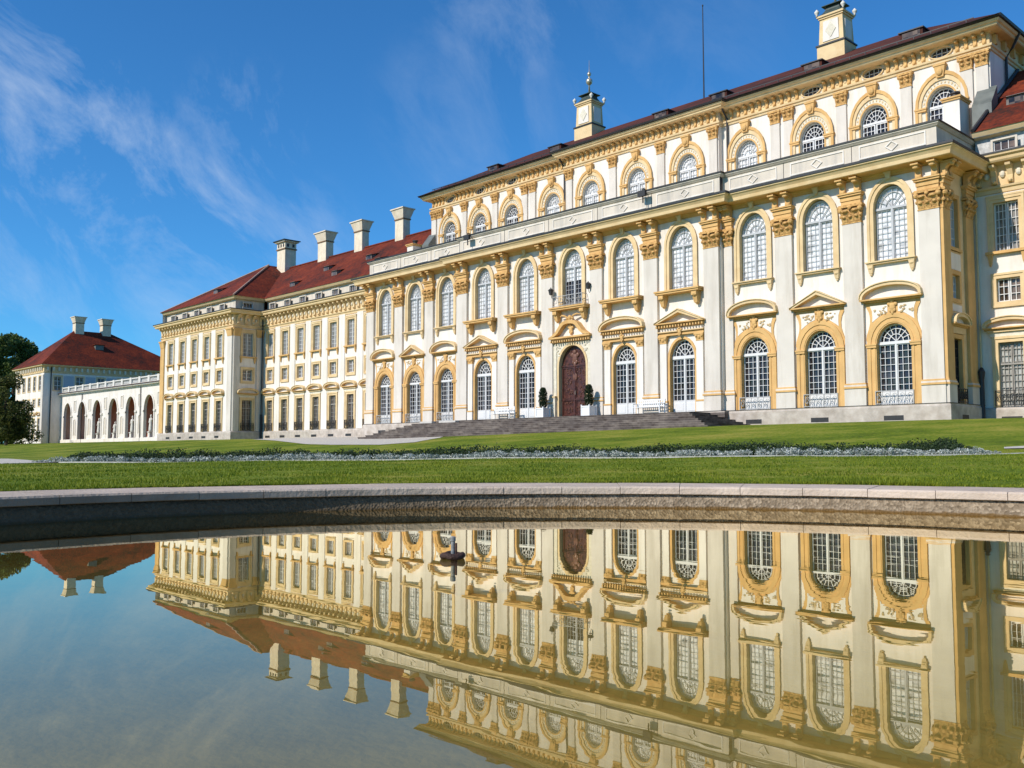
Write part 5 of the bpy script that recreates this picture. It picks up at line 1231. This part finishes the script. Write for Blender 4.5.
def far_pavilion():
    x1, y0, w, dp = -126.2, 4.7, 15.2, 26.0; x0 = x1-w
    B = Bld('far_pavilion', ((x0+x1)/2, y0+8, GZ), 'distant two storey house with tall red hipped roof and two white chimneys behind the arcade', 'house', 'palace buildings')
    FW = far_win(0.6, 11.0, 13.4); FS = far_win(0.55, 8.3, 9.5); FG = far_win(0.6, 2.9, 6.2)
    xs = [x0+1.9+2.85*k for k in range(5)]
    mb = MB(); e = [x0]+[(a+b)/2 for a,b in zip(xs,xs[1:])]+[x1]
    hs = [(0.6,11.0,13.4),(0.55,8.3,9.5),(0.6,2.9,6.2)]
    for i, x in enumerate(xs): mb.panel([(e[i],1.2),(e[i+1],1.2),(e[i+1],15.0),(e[i],15.0)], [shift(rect(*h),x) for h in hs], 0)
    B.part('wall', mb, WALL, (0,y0,0))
    for x in xs:
        for P in (FW,FS,FG): B.stamp(P, (x,y0,0))
        pe = MB(); seg_pediment(pe, 1.0, 6.7, 7.3, 0.3, 0.15, 0.12); B.part('pediment', pe, [YEL2, WALL, YEL], (x,y0,0))
    ys = [2.2+3.6*k for k in range(7)]; ms = MB(); e = [0]+[(a+b)/2 for a,b in zip(ys,ys[1:])]+[dp]
    for i, yy in enumerate(ys): ms.panel([(e[i],1.2),(e[i+1],1.2),(e[i+1],15.0),(e[i],15.0)], [shift(rect(*hs[0]),yy)], 0)
    B.part('side_wall', ms, WALL, (x1,y0,0), PI/2)
    for i, yy in enumerate(ys):
        B.stamp(FW, (x1,y0+yy,0), PI/2)
    bl = MB()
    for yy in ys[:-1]: bl.box(yy+1.0,yy+2.6,-0.06,0,10.9,13.5)
    B.part('shutter_panel', bl, SHUT, (x1,y0,0), PI/2)
    bk = MB(); bk.add([(x0,y0,1.2),(x0,y0+dp,1.2),(x0,y0+dp,15),(x0,y0,15)],[(0,1,2,3)]); bk.add([(x0,y0+dp,1.2),(x1,y0+dp,1.2),(x1,y0+dp,15),(x0,y0+dp,15)],[(0,1,2,3)]); B.part('back_wall', bk, WALL)
    for px,py,r in ((x1-0.55,y0,0),):
        p = MB(); p.box(px-0.5,px+0.5,py-0.14,py,1.6,13.6); B.part('pilaster', p, PIL)
    path = [(x0,y0+dp),(x0,y0),(x1,y0),(x1,y0+dp)]
    fz = MB(); fz.sweep([(0,13.9),(0.1,13.95),(0.14,14.1),(0.04,14.15),(0.04,14.9),(0.2,15.0),(0.55,15.1),(0.62,15.3),(0,15.35)], path)
    for k in range(28): Y = y0+0.5+k*0.93; fz.box(x1,x1+0.3,Y-0.15,Y+0.15,14.3,14.95,1)
    for k in range(16): X = x0+0.5+k*0.93; fz.box(X-0.15,X+0.15,y0-0.3,y0,14.3,14.95,1)
    B.part('cornice', fz, [YEL2, RELIEF])
    ro = MB(); ee = 0.7; a,b,c,d = x0-ee, x1+ee, y0-ee, y0+dp+ee; xm=(a+b)/2; zt = 22.4; r0 = 11.9; r1 = 18.2
    ro.add([(a,c,15.3),(b,c,15.3),(b,d,15.3),(a,d,15.3),(xm,r0,zt),(xm,r1,zt)],[(0,1,4),(1,2,5,4),(2,3,5),(3,0,4,5)]); rf = B.part('roof', ro, TILE)
    for y in (12.6, 17.4): flared_chimney(B, xm, y, 21.6, 24.9, 0.75, 0.75, rf)
    dm = MB(); dx, dy = xm+3.8, 14.9; dz = zt-3.8*(zt-15.3)/(b-xm); dm.box(dx-0.8,dx+0.5,dy-0.7,dy+0.7,dz-0.4,dz+0.45,0); dm.box(dx-1.4,dx+0.65,dy-0.9,dy+0.9,dz+0.45,dz+0.55,1); B.part('dormer', dm, [TIN, TILE], parent=rf)
    d = MB(); d.tube([(x1+0.12,y0+2.6-1.5,1.5),(x1+0.12,y0+1.1,15.0)],0.09,6); B.part('downpipe', d, LEAD)
SHUT = mat('blue_grey_painted_panel', (0.42,0.45,0.48), 0.7, 0.05)
def far_win(h, z0, z1):
    mb = MB(); mb.ring(rect(h,z0,z1), rect(h+0.2,z0-0.15,z1+0.2), -0.06, 0, 0, True, 0.25)
    fr = MB(); bars_grid(fr, -h, h, z0, z1, 2, 3, 0.12, 0.06, 0.06); pn = MB(); pn.prism(rect(h+0.01,z0-0.01,z1+0.01),0.18,0.2)
    return ('window', mb.mesh('window', YEL2), [('frame', fr.mesh('frame', BAR)), ('pane', pn.mesh('pane', WINGDK))])
far_pavilion()

# ================================================================== STEPS, BENCHES, TUBS
LZ = 2.78
def steps():
    mb = MB(); n = 9; h, t = 0.148, 0.42
    for k in range(n):
        x = 11.35+0.5*k; xl = -14.0-t*k; y = -2.75-t*k; z1 = LZ-h*k
        z0 = z1-h if k < n-1 else z1-0.8
        a = -0.305-PR if True else 0
        # each step a U-shaped course butted against the plinth
        mb.box(xl, x, y, -0.31-PR, z0-0.02, z1)
        mb.box(xl-0.02, x+0.02, y-0.025, y+0.02, z1-0.05, z1-0.002)
        mb.box(x, x+0.025, y-0.02, -0.31-PR, z1-0.05, z1-0.002); mb.box(xl-0.025, xl, y-0.02, -0.31-PR, z1-0.05, z1-0.002)
        # the course beside the middle projection reaches back to the side-bay plinth
        mb.box(RX+0.305, x+0.001, -0.31-PR+0.001, -0.31, z0-0.02, z1-0.001); mb.box(xl-0.001, -RX-0.305, -0.31-PR+0.001, -0.31, z0-0.02, z1-0.001)
    o = part('entrance_steps', mb, STEP); tag(o, 'broad dark flight of weathered steps leading up to the carved palace door', 'steps')
    return o
steps()

def slab(u0, u1, label):
    p = cam_pt(u0, 67.0)
    # lies on the front treads left of the door
    mb = MB(); mb.box(-0.75,0.75,-0.17,0.17,0,0.09); mb.box(-0.7,0.7,-0.185,-0.17,0.015,0.075)
    return mb
for x, lab in ((-12.75,'small pale stone slab lying on the dark steps, nearer the wing'), (-10.2,'longer pale stone slab lying on the dark steps, nearer the door')):
    mb = MB(); L = 0.75 if x < -11 else 0.95; mb.box(-L,L,-0.17,0.17,0,0.12); mb.box(-L+0.03,L-0.03,-0.15,0.15,0.12,0.14)
    tag(part('stone_slab', mb, SLAB, None, (x, -2.75-0.21, LZ-0.148)), lab, 'slab', 'pale slabs on the steps')

def bench(x, label):
    t = thing('bench', (x, -1.25, LZ), label, 'bench', 'white benches beside the door')
    L = 1.05
    s = MB()
    for k in range(5): s.box(-L,L,-0.30+k*0.105,-0.215+k*0.105,0.42,0.45)
    part('seat', s, BENCHW, t)
    b = MB(); b.box(-L,L,0.23,0.27,0.88,0.95); b.box(-L,L,0.215,0.255,0.50,0.56)
    for k in range(13): xx = -L+0.08+k*(2*L-0.16)/12; b.box(xx-0.03,xx+0.03,0.228,0.252,0.56,0.88)
    b.box(-L,L,0.229,0.255,0.70,0.745)
    part('backrest', b, BENCHW, t)
    for sx in (-1,1):
        a = MB(); a.box(sx*L-0.04,sx*L+0.04,-0.32,0.26,0.64,0.69); part('armrest', a, BENCHW, t)
        for y, h in ((-0.28,0.64),(0.24,0.95)):
            l = MB(); l.frust(sx*L, y, 0, h, 0.03,0.03,0.04,0.04); part('leg', l, BENCHW, t)
bench(7.2, 'white slatted bench between the two windows right of the carved door')
bench(-6.2, 'white slatted bench between the two windows left of the carved door')

def leaves(centers, radii, n, size, seed, flat=0.6):
    """n small leaf quads scattered in clumps: returns verts, faces"""
    r = np.random.default_rng(seed); c = np.asarray(centers, float); k = r.integers(0, len(c), n)
    d = r.normal(size=(n,3)); d /= np.linalg.norm(d,axis=1)[:,None]; rad = np.asarray(radii, float)[k]*(r.uniform(0.35,1,n)**0.45)[:,None]
    p = c[k]+d*rad
    u = r.normal(size=(n,3)); u /= np.linalg.norm(u,axis=1)[:,None]
    w = np.cross(u, d+0.6*r.normal(size=(n,3))); w /= np.linalg.norm(w,axis=1)[:,None]+1e-9
    s = size*r.uniform(0.55,1.3,n)[:,None]
    V = np.stack([p-u*s, p+w*s*flat, p+u*s, p-w*s*flat],1).reshape(-1,3)
    F = np.arange(4*n).reshape(-1,4); return V, F
def raw(name, V, F, m, parent=None, loc=(0,0,0)):
    me = bpy.data.meshes.new(name); V = np.ascontiguousarray(V, np.float32); F = np.ascontiguousarray(F, np.int32); k = F.shape[1]
    me.vertices.add(len(V)); me.vertices.foreach_set('co', V.ravel()); me.loops.add(F.size); me.loops.foreach_set('vertex_index', F.ravel())
    me.polygons.add(len(F)); me.polygons.foreach_set('loop_start', np.arange(0,F.size,k,dtype=np.int32)); me.polygons.foreach_set('loop_total', np.full(len(F),k,np.int32))
    me.materials.append(m); me.update(calc_edges=True); return put(name, me, parent, loc)

def tub(x, label):
    t = thing('potted_topiary', (x, -PR-0.9, LZ), label, 'potted plant', 'clipped topiaries beside the door')
    p = MB(); p.box(-0.34,0.34,-0.34,0.34,0.05,0.62); p.box(-0.37,0.37,-0.37,0.37,0.62,0.7); p.box(-0.37,0.37,-0.37,0.37,0.05,0.12)
    for sx in (-1,1):
        for sy in (-1,1): p.box(sx*0.34-0.04,sx*0.34+0.04,sy*0.34-0.04,sy*0.34+0.04,0,0.78)
    part('planter', p, BENCHW, t)
    s = MB(); s.tube([(0,0,0.6),(0,0,1.1)],0.04,6); part('trunk', s, BARK, t)
    cs = [(0,0,0.95),(0,0,1.2),(0,0,1.5),(0,0,1.75),(0,0,1.95)]; rr = [(0.3,0.3,0.28),(0.33,0.33,0.3),(0.33,0.33,0.3),(0.3,0.3,0.26),(0.22,0.22,0.2)]
    V, F = leaves(cs, rr, 5200, 0.035, 3); raw('crown', V, F, BOX, t)
tub(-1.95-0.05, 'clipped box cone in a white tub left of the carved door')
tub(2.25, 'clipped box cone in a white tub right of the carved door')

# floodlights hanging on the parapet
for x, lab in ((-10.6,'black floodlight hung on the parapet above the left pilasters'), (6.55,'black floodlight hung on the parapet above the right pilasters')):
    f = MB(); f.box(-0.05,0.05,-0.25,0.0,17.27-17.27,0.05); f.box(-0.3,0.3,-0.42,-0.22,-0.5,-0.12); f.tube([(0,-0.25,0.0),(0,-0.32,-0.15)],0.03,5); f.box(-0.03,0.03,-0.27,-0.2,-0.9,-0.5)
    tag(part('floodlight', f, IRON, None, (x, -PR-0.18, 17.27)), lab, 'floodlight', 'floodlights on the parapet')

# ================================================================== PATHS, BEDS, GRASS
def poly_from_pixels(pts): return [ray_ground(u, v) for u, v in pts]
FORE = [(-34,3.9),(-14,-0.3),(-14,-4),(-11,-6.2),(2,-6.2),(2.5,-7.6),(-6,-8.6),(-12,-10.5),(-15,-13.5),(-21,-13.5),(-30,-9.0),(-44,-4.0),(-50,3.9)]
FORE = poly_from_pixels([(252,439.5),(300,438),(345,437),(372,437),(430,434),(480,431),(500,432.5),(470,435),(440,438),(415,442.5),(380,445),(330,445),(290,442.5)])
drape('forecourt_gravel', FORE, GRAVEL, 'pale gravel forecourt at the foot of the dark steps', 0.02)
lp = [tuple(cam_pt(-400,50)), tuple(cam_pt(-80,48)), tuple(cam_pt(10,44)), tuple(cam_pt(35,34)), tuple(cam_pt(64,24.6)), tuple(cam_pt(30,23.6)), tuple(cam_pt(-80,22.4)), tuple(cam_pt(-400,24))]
drape('garden_path', lp, GRAVEL, 'pale gravel path curving round the left end of the flower bed', 0.02, 0.5)
rp = [tuple(cam_pt(1003,22.3)), tuple(cam_pt(1100,23.0)), tuple(cam_pt(1800,26.0)), tuple(cam_pt(1800,23.6)), tuple(cam_pt(1100,21.2)), tuple(cam_pt(1003,21.7))]
drape('garden_path', rp, GRAVEL, 'pale gravel path running on from the right end of the flower bed', 0.02, 0.5)

BU = np.array([-40, 20, 75, 200, 350, 512, 700, 850, 965, 1010]); BD = np.array([25.4, 25.0, 24.4, 23.4, 22.2, 21.4, 20.6, 20.2, 20.0, 20.0])
def bed_pt(u, off=0.0):
    u = np.asarray(u, float); D = np.interp(u, BU, BD)+off
    return CAM[0]+FH[0]*D+RT[0]*(u-512)/FPX*D, CAM[1]+FH[1]*D+RT[1]*(u-512)/FPX*D
def edging():
    us = np.linspace(60, 1040, 160); mb = MB(); path = [(float(a), float(b)) for a, b in zip(*bed_pt(us, -0.12))]
    vs = []; fs = []
    for i, (x, y) in enumerate(path):
        z = tz(x, y); d = np.array([x-CAM[0], y-CAM[1]]); d /= np.hypot(*d)
        for o, h in ((0,-0.1),(0,0.026),(0.08,0.026),(0.08,-0.1)): vs.append((x+d[0]*o, y+d[1]*o, z+h))
    for i in range(len(path)-1):
        for j in range(3): fs.append((i*4+j,(i+1)*4+j,(i+1)*4+j+1,i*4+j+1))
    mb.add(vs, fs); tag(part('bed_edging', mb, SLAB), 'thin pale stone edging along the front of the flower bed', 'edging', kind='structure')
edging()
for args in (('bedding_plants', 56, 975, 0.62, 2.0, 0.235, 2300, 95000, 0.026, BEDG, 'dark green bedding plants massed along the flower bed', 21),
             ('silver_border', 34, 1000, 0.05, 0.55, 0.135, 1100, 56000, 0.020, SILV, 'silver leaved plants edging the front of the flower bed', 31)):
    nm, u0, u1, o0, o1, hh, ncl, nlf, size, m, lab, sd = args
    r = np.random.default_rng(sd)
    us = r.uniform(u0, u1, ncl); of = r.uniform(o0, o1, ncl); x, y = bed_pt(us, of); z = terrain(x, y)
    h = hh*r.uniform(0.55, 1.35, ncl)*(0.95+0.25*np.sin(us*0.045+of*2)*np.sin(us*0.021+1.3))*np.clip(np.minimum(us-u0, u1-us)/25, 0.35, 1)
    V, F = leaves(np.stack([x,y,z+h*0.5],1), np.stack([h*0.6,h*0.6,h*0.55],1), nlf, size, sd+1)
    tag(raw(nm, V, F, m), lab, 'plants', kind='stuff')

def grass():
    r = np.random.default_rng(5); n = 230000
    rr = R_C1+0.0+ (r.uniform(0,1,n)**1.7)*18.0
    a0 = math.atan2(FH[1], FH[0]); th = a0 + r.uniform(-0.95, 0.95, n)
    x = PC[0]+rr*np.cos(th); y = PC[1]+rr*np.sin(th); z = terrain(x, y)-0.004
    rr[:16000] = R_C1-0.03+0.12*r.uniform(0,1,16000)**2; x = PC[0]+rr*np.cos(th); y = PC[1]+rr*np.sin(th); z = terrain(x, y)+np.where(rr < R_C1, 0.006, -0.004)
    h = r.uniform(0.012, 0.034, n)*(0.85+0.5*np.sin(x*3.1+np.sin(y*1.3))*np.sin(y*2.7))*np.where(rr < R_C1+0.1, 1.15, 1); w = r.uniform(0.0018,0.0035,n)*(1+rr*0.12)
    d = r.uniform(0,2*PI,n); lx, ly = r.normal(0,0.4,n)*h, r.normal(0,0.4,n)*h
    V = np.stack([np.stack([x-w*np.cos(d), y-w*np.sin(d), z],1), np.stack([x+w*np.cos(d), y+w*np.sin(d), z],1), np.stack([x+lx, y+ly, z+h],1)],1).reshape(-1,3)
    tag(raw('lawn_grass', V, np.arange(3*n).reshape(-1,3), BLADE), 'short mown grass blades along the pool rim', 'grass', kind='stuff')
grass()

# ================================================================== TREES
def tree(name, x, y, h, w, seed, m, label, n=9000, leaf=0.22, trunk_h=0.25):
    r = random.Random(seed); z = tz(x, y)
    t = thing(name, (x, y, z-0.05), label, 'tree', 'trees at the left edge')
    tr = MB(); tr.tube([(0,0,0),(0.05*w*0.1,0,h*trunk_h),(r.uniform(-.3,.3),r.uniform(-.3,.3),h*0.55),(r.uniform(-.4,.4),0,h*0.85)],[h*0.022,h*0.017,h*0.011,h*0.004],8)
    for k in range(7):
        a = k*0.9+r.random(); zz = h*(trunk_h+0.06*k); tr.tube([(0,0,zz),(w*0.22*math.cos(a),w*0.22*math.sin(a),zz+h*0.1),(w*0.36*math.cos(a),w*0.36*math.sin(a),zz+h*0.17)],[h*0.008,h*0.005,h*0.002],5)
    part('trunk', tr, BARK, t)
    cs = []; rr = []
    for k in range(34):
        q = r.random(); zz = h*(trunk_h*0.8+(1-trunk_h*0.8)*q*0.93); prof = math.sin(PI*min(1,max(0.08,(q*0.9+0.08))))**0.6
        a = r.uniform(0,2*PI); rad = w*0.5*prof*math.sqrt(r.random())*0.8; s = w*r.uniform(0.10,0.19)
        cs.append((rad*math.cos(a), rad*math.sin(a), zz)); rr.append((s,s,s*r.uniform(0.7,1.0)))
    V, F = leaves(cs, rr, n, leaf, seed); raw('crown', V, F, m, t)
p = cam_pt(7, 128); tree('small_tree', p[0], p[1], 9.6, 7.0, 4, LEAFB, 'low round bronze green tree before the distant house', 16000, 0.15, 0.2)
TL = ['tall dark tree touching the left picture edge behind the round tree', 'broad dark tree rising behind the round tree beside the house', 'dark tree just clear of the eaves of the distant house', 'spiky topped tree peeping over the eaves of the distant house', 'dark tree filling the gap low at the left edge', 'tree standing beyond the left picture edge']
for k, (u, D, h, w) in enumerate(((-7,176,20.5,13),(13,188,22.3,13),(30,205,22.5,13),(44,225,24.2,8),(-14,138,9.5,8),(-28,190,23,14))):
    p = cam_pt(u, D); tree('tree', p[0], p[1], h, w, 40+k, LEAF, TL[k], 15000, 0.30, 0.14)

p = cam_pt(3, 150); tree('shrub', p[0], p[1], 5.0, 13.0, 77, LEAF, 'low bushy shrub in the gap under the trees at the left edge', 9000, 0.2, 0.03)

# ================================================================== LIGHT AND SKY
AZ, EL = math.radians(10.0), math.radians(37.0)      # sun stands in front of the palace, a little to the left
to_sun = Vector((-math.sin(AZ)*math.cos(EL), -math.cos(AZ)*math.cos(EL), math.sin(EL)))
sd = bpy.data.lights.new('sun', 'SUN'); sd.energy = 4.9; sd.angle = math.radians(0.55); sd.color = (1.0, 0.935, 0.85)
so = bpy.data.objects.new('sun', sd); COL.objects.link(so); so.rotation_euler = to_sun.to_track_quat('Z', 'Y').to_euler(); so.location = (0, -60, 60)
w = bpy.data.worlds.new('World'); scene.world = w; w.use_nodes = True
t = w.node_tree; bg = t.nodes['Background']
sky = t.nodes.new('ShaderNodeTexSky'); sky.sky_type = 'NISHITA'; sky.sun_disc = False
sky.sun_elevation = EL; sky.sun_rotation = math.atan2(to_sun.x, to_sun.y); sky.air_density = 1.0; sky.dust_density = 0.25; sky.ozone_density = 4.0; sky.altitude = 500
# thin cirrus: streaky noise, gathered round a few directions of the sky
tc = t.nodes.new('ShaderNodeTexCoord')
def sdir(u, v):
    cp, sp = math.cos(PITCH), math.sin(PITCH); fw = np.array([FH[0]*cp, FH[1]*cp, sp]); rt = np.array([RT[0], RT[1], 0]); up = np.cross(rt, fw)
    d = fw+rt*(u-512)/FPX-up*(v-384)/FPX; return d/np.linalg.norm(d)
def mnode(op, a=None, b=None, c=None):
    n = t.nodes.new('ShaderNodeMath'); n.operation = op
    for i, q in enumerate((a, b, c)):
        if q is None: continue
        if isinstance(q, (int, float)): n.inputs[i].default_value = q
        else: t.links.new(q, n.inputs[i])
    return n.outputs[0]
total = None
for (u, v, ang, amp) in ((30,110,7.5,0.9),(120,190,7.0,0.75),(200,215,5.0,0.8),(240,130,5.0,0.45),(190,250,6.5,0.6),(60,180,6,0.45),(290,240,5,0.45),(500,10,6,0.35),(470,110,7,0.22),(60,20,5,0.5),(20,270,10,0.4),(640,40,10,0.12)):
    d = sdir(u, v); dot = t.nodes.new('ShaderNodeVectorMath'); dot.operation = 'DOT_PRODUCT'; t.links.new(tc.outputs['Generated'], dot.inputs[0]); dot.inputs[1].default_value = d.tolist()
    k = math.cos(math.radians(ang)); mr = t.nodes.new('ShaderNodeMapRange'); mr.interpolation_type = 'SMOOTHERSTEP'
    mr.inputs['From Min'].default_value = k; mr.inputs['From Max'].default_value = 1.0; mr.inputs['To Max'].default_value = amp
    t.links.new(dot.outputs['Value'], mr.inputs['Value']); total = mr.outputs[0] if total is None else mnode('MAXIMUM', total, mr.outputs[0])
rt3 = Vector((RT[0], RT[1], 0)); 
mp = t.nodes.new('ShaderNodeMapping'); mp.vector_type = 'POINT'
# axes: turn the view frame so that streaks can run down to the right
mp.inputs['Rotation'].default_value = (0, 0, YAW); t.links.new(tc.outputs['Generated'], mp.inputs['Vector'])
CLR = -52
mp2 = t.nodes.new('ShaderNodeMapping'); mp2.inputs['Rotation'].default_value = (0, math.radians(CLR), 0); t.links.new(mp.outputs[0], mp2.inputs['Vector']); mp3 = t.nodes.new('ShaderNodeMapping'); mp3.inputs['Scale'].default_value = (2.2, 2.2, 4.6); mp3.inputs['Location'].default_value = (0.3, 0, 0.7); t.links.new(mp2.outputs[0], mp3.inputs['Vector'])
nz = t.nodes.new('ShaderNodeTexNoise'); nz.inputs['Scale'].default_value = 2.4; nz.inputs['Detail'].default_value = 11; nz.inputs['Roughness'].default_value = 0.66; nz.inputs['Distortion'].default_value = 0.45
t.links.new(mp3.outputs[0], nz.inputs['Vector'])
nr = t.nodes.new('ShaderNodeMapRange'); nr.inputs['From Min'].default_value = 0.44; nr.inputs['From Max'].default_value = 0.80; t.links.new(nz.outputs['Fac'], nr.inputs['Value'])
fac = mnode('MULTIPLY', total, nr.outputs[0]); fac = mnode('MULTIPLY', fac, 0.85)
cm = t.nodes.new('ShaderNodeMix'); cm.data_type = 'RGBA'; t.links.new(fac, cm.inputs['Factor']); tint = t.nodes.new('ShaderNodeMix'); tint.data_type = 'RGBA'; tint.blend_type = 'MULTIPLY'; tint.inputs['Factor'].default_value = 1.0; t.links.new(sky.outputs[0], tint.inputs['A']); tint.inputs['B'].default_value = (0.42, 1.08, 1.52, 1); t.links.new(tint.outputs['Result'], cm.inputs['A']); cm.inputs['B'].default_value = (6.6, 7.6, 9.0, 1)
t.links.new(cm.outputs['Result'], bg.inputs['Color']); bg.inputs['Strength'].default_value = 0.104

scene.view_settings.view_transform = 'Standard'; scene.view_settings.look = 'None'
scene.view_settings.exposure = 0.0; scene.view_settings.gamma = 1.0; scene.view_settings.use_curve_mapping = False
scene.cycles.max_bounces = 6; scene.cycles.transparent_max_bounces = 12
scene.cycles.use_denoising = True
scene.render.film_transparent = False
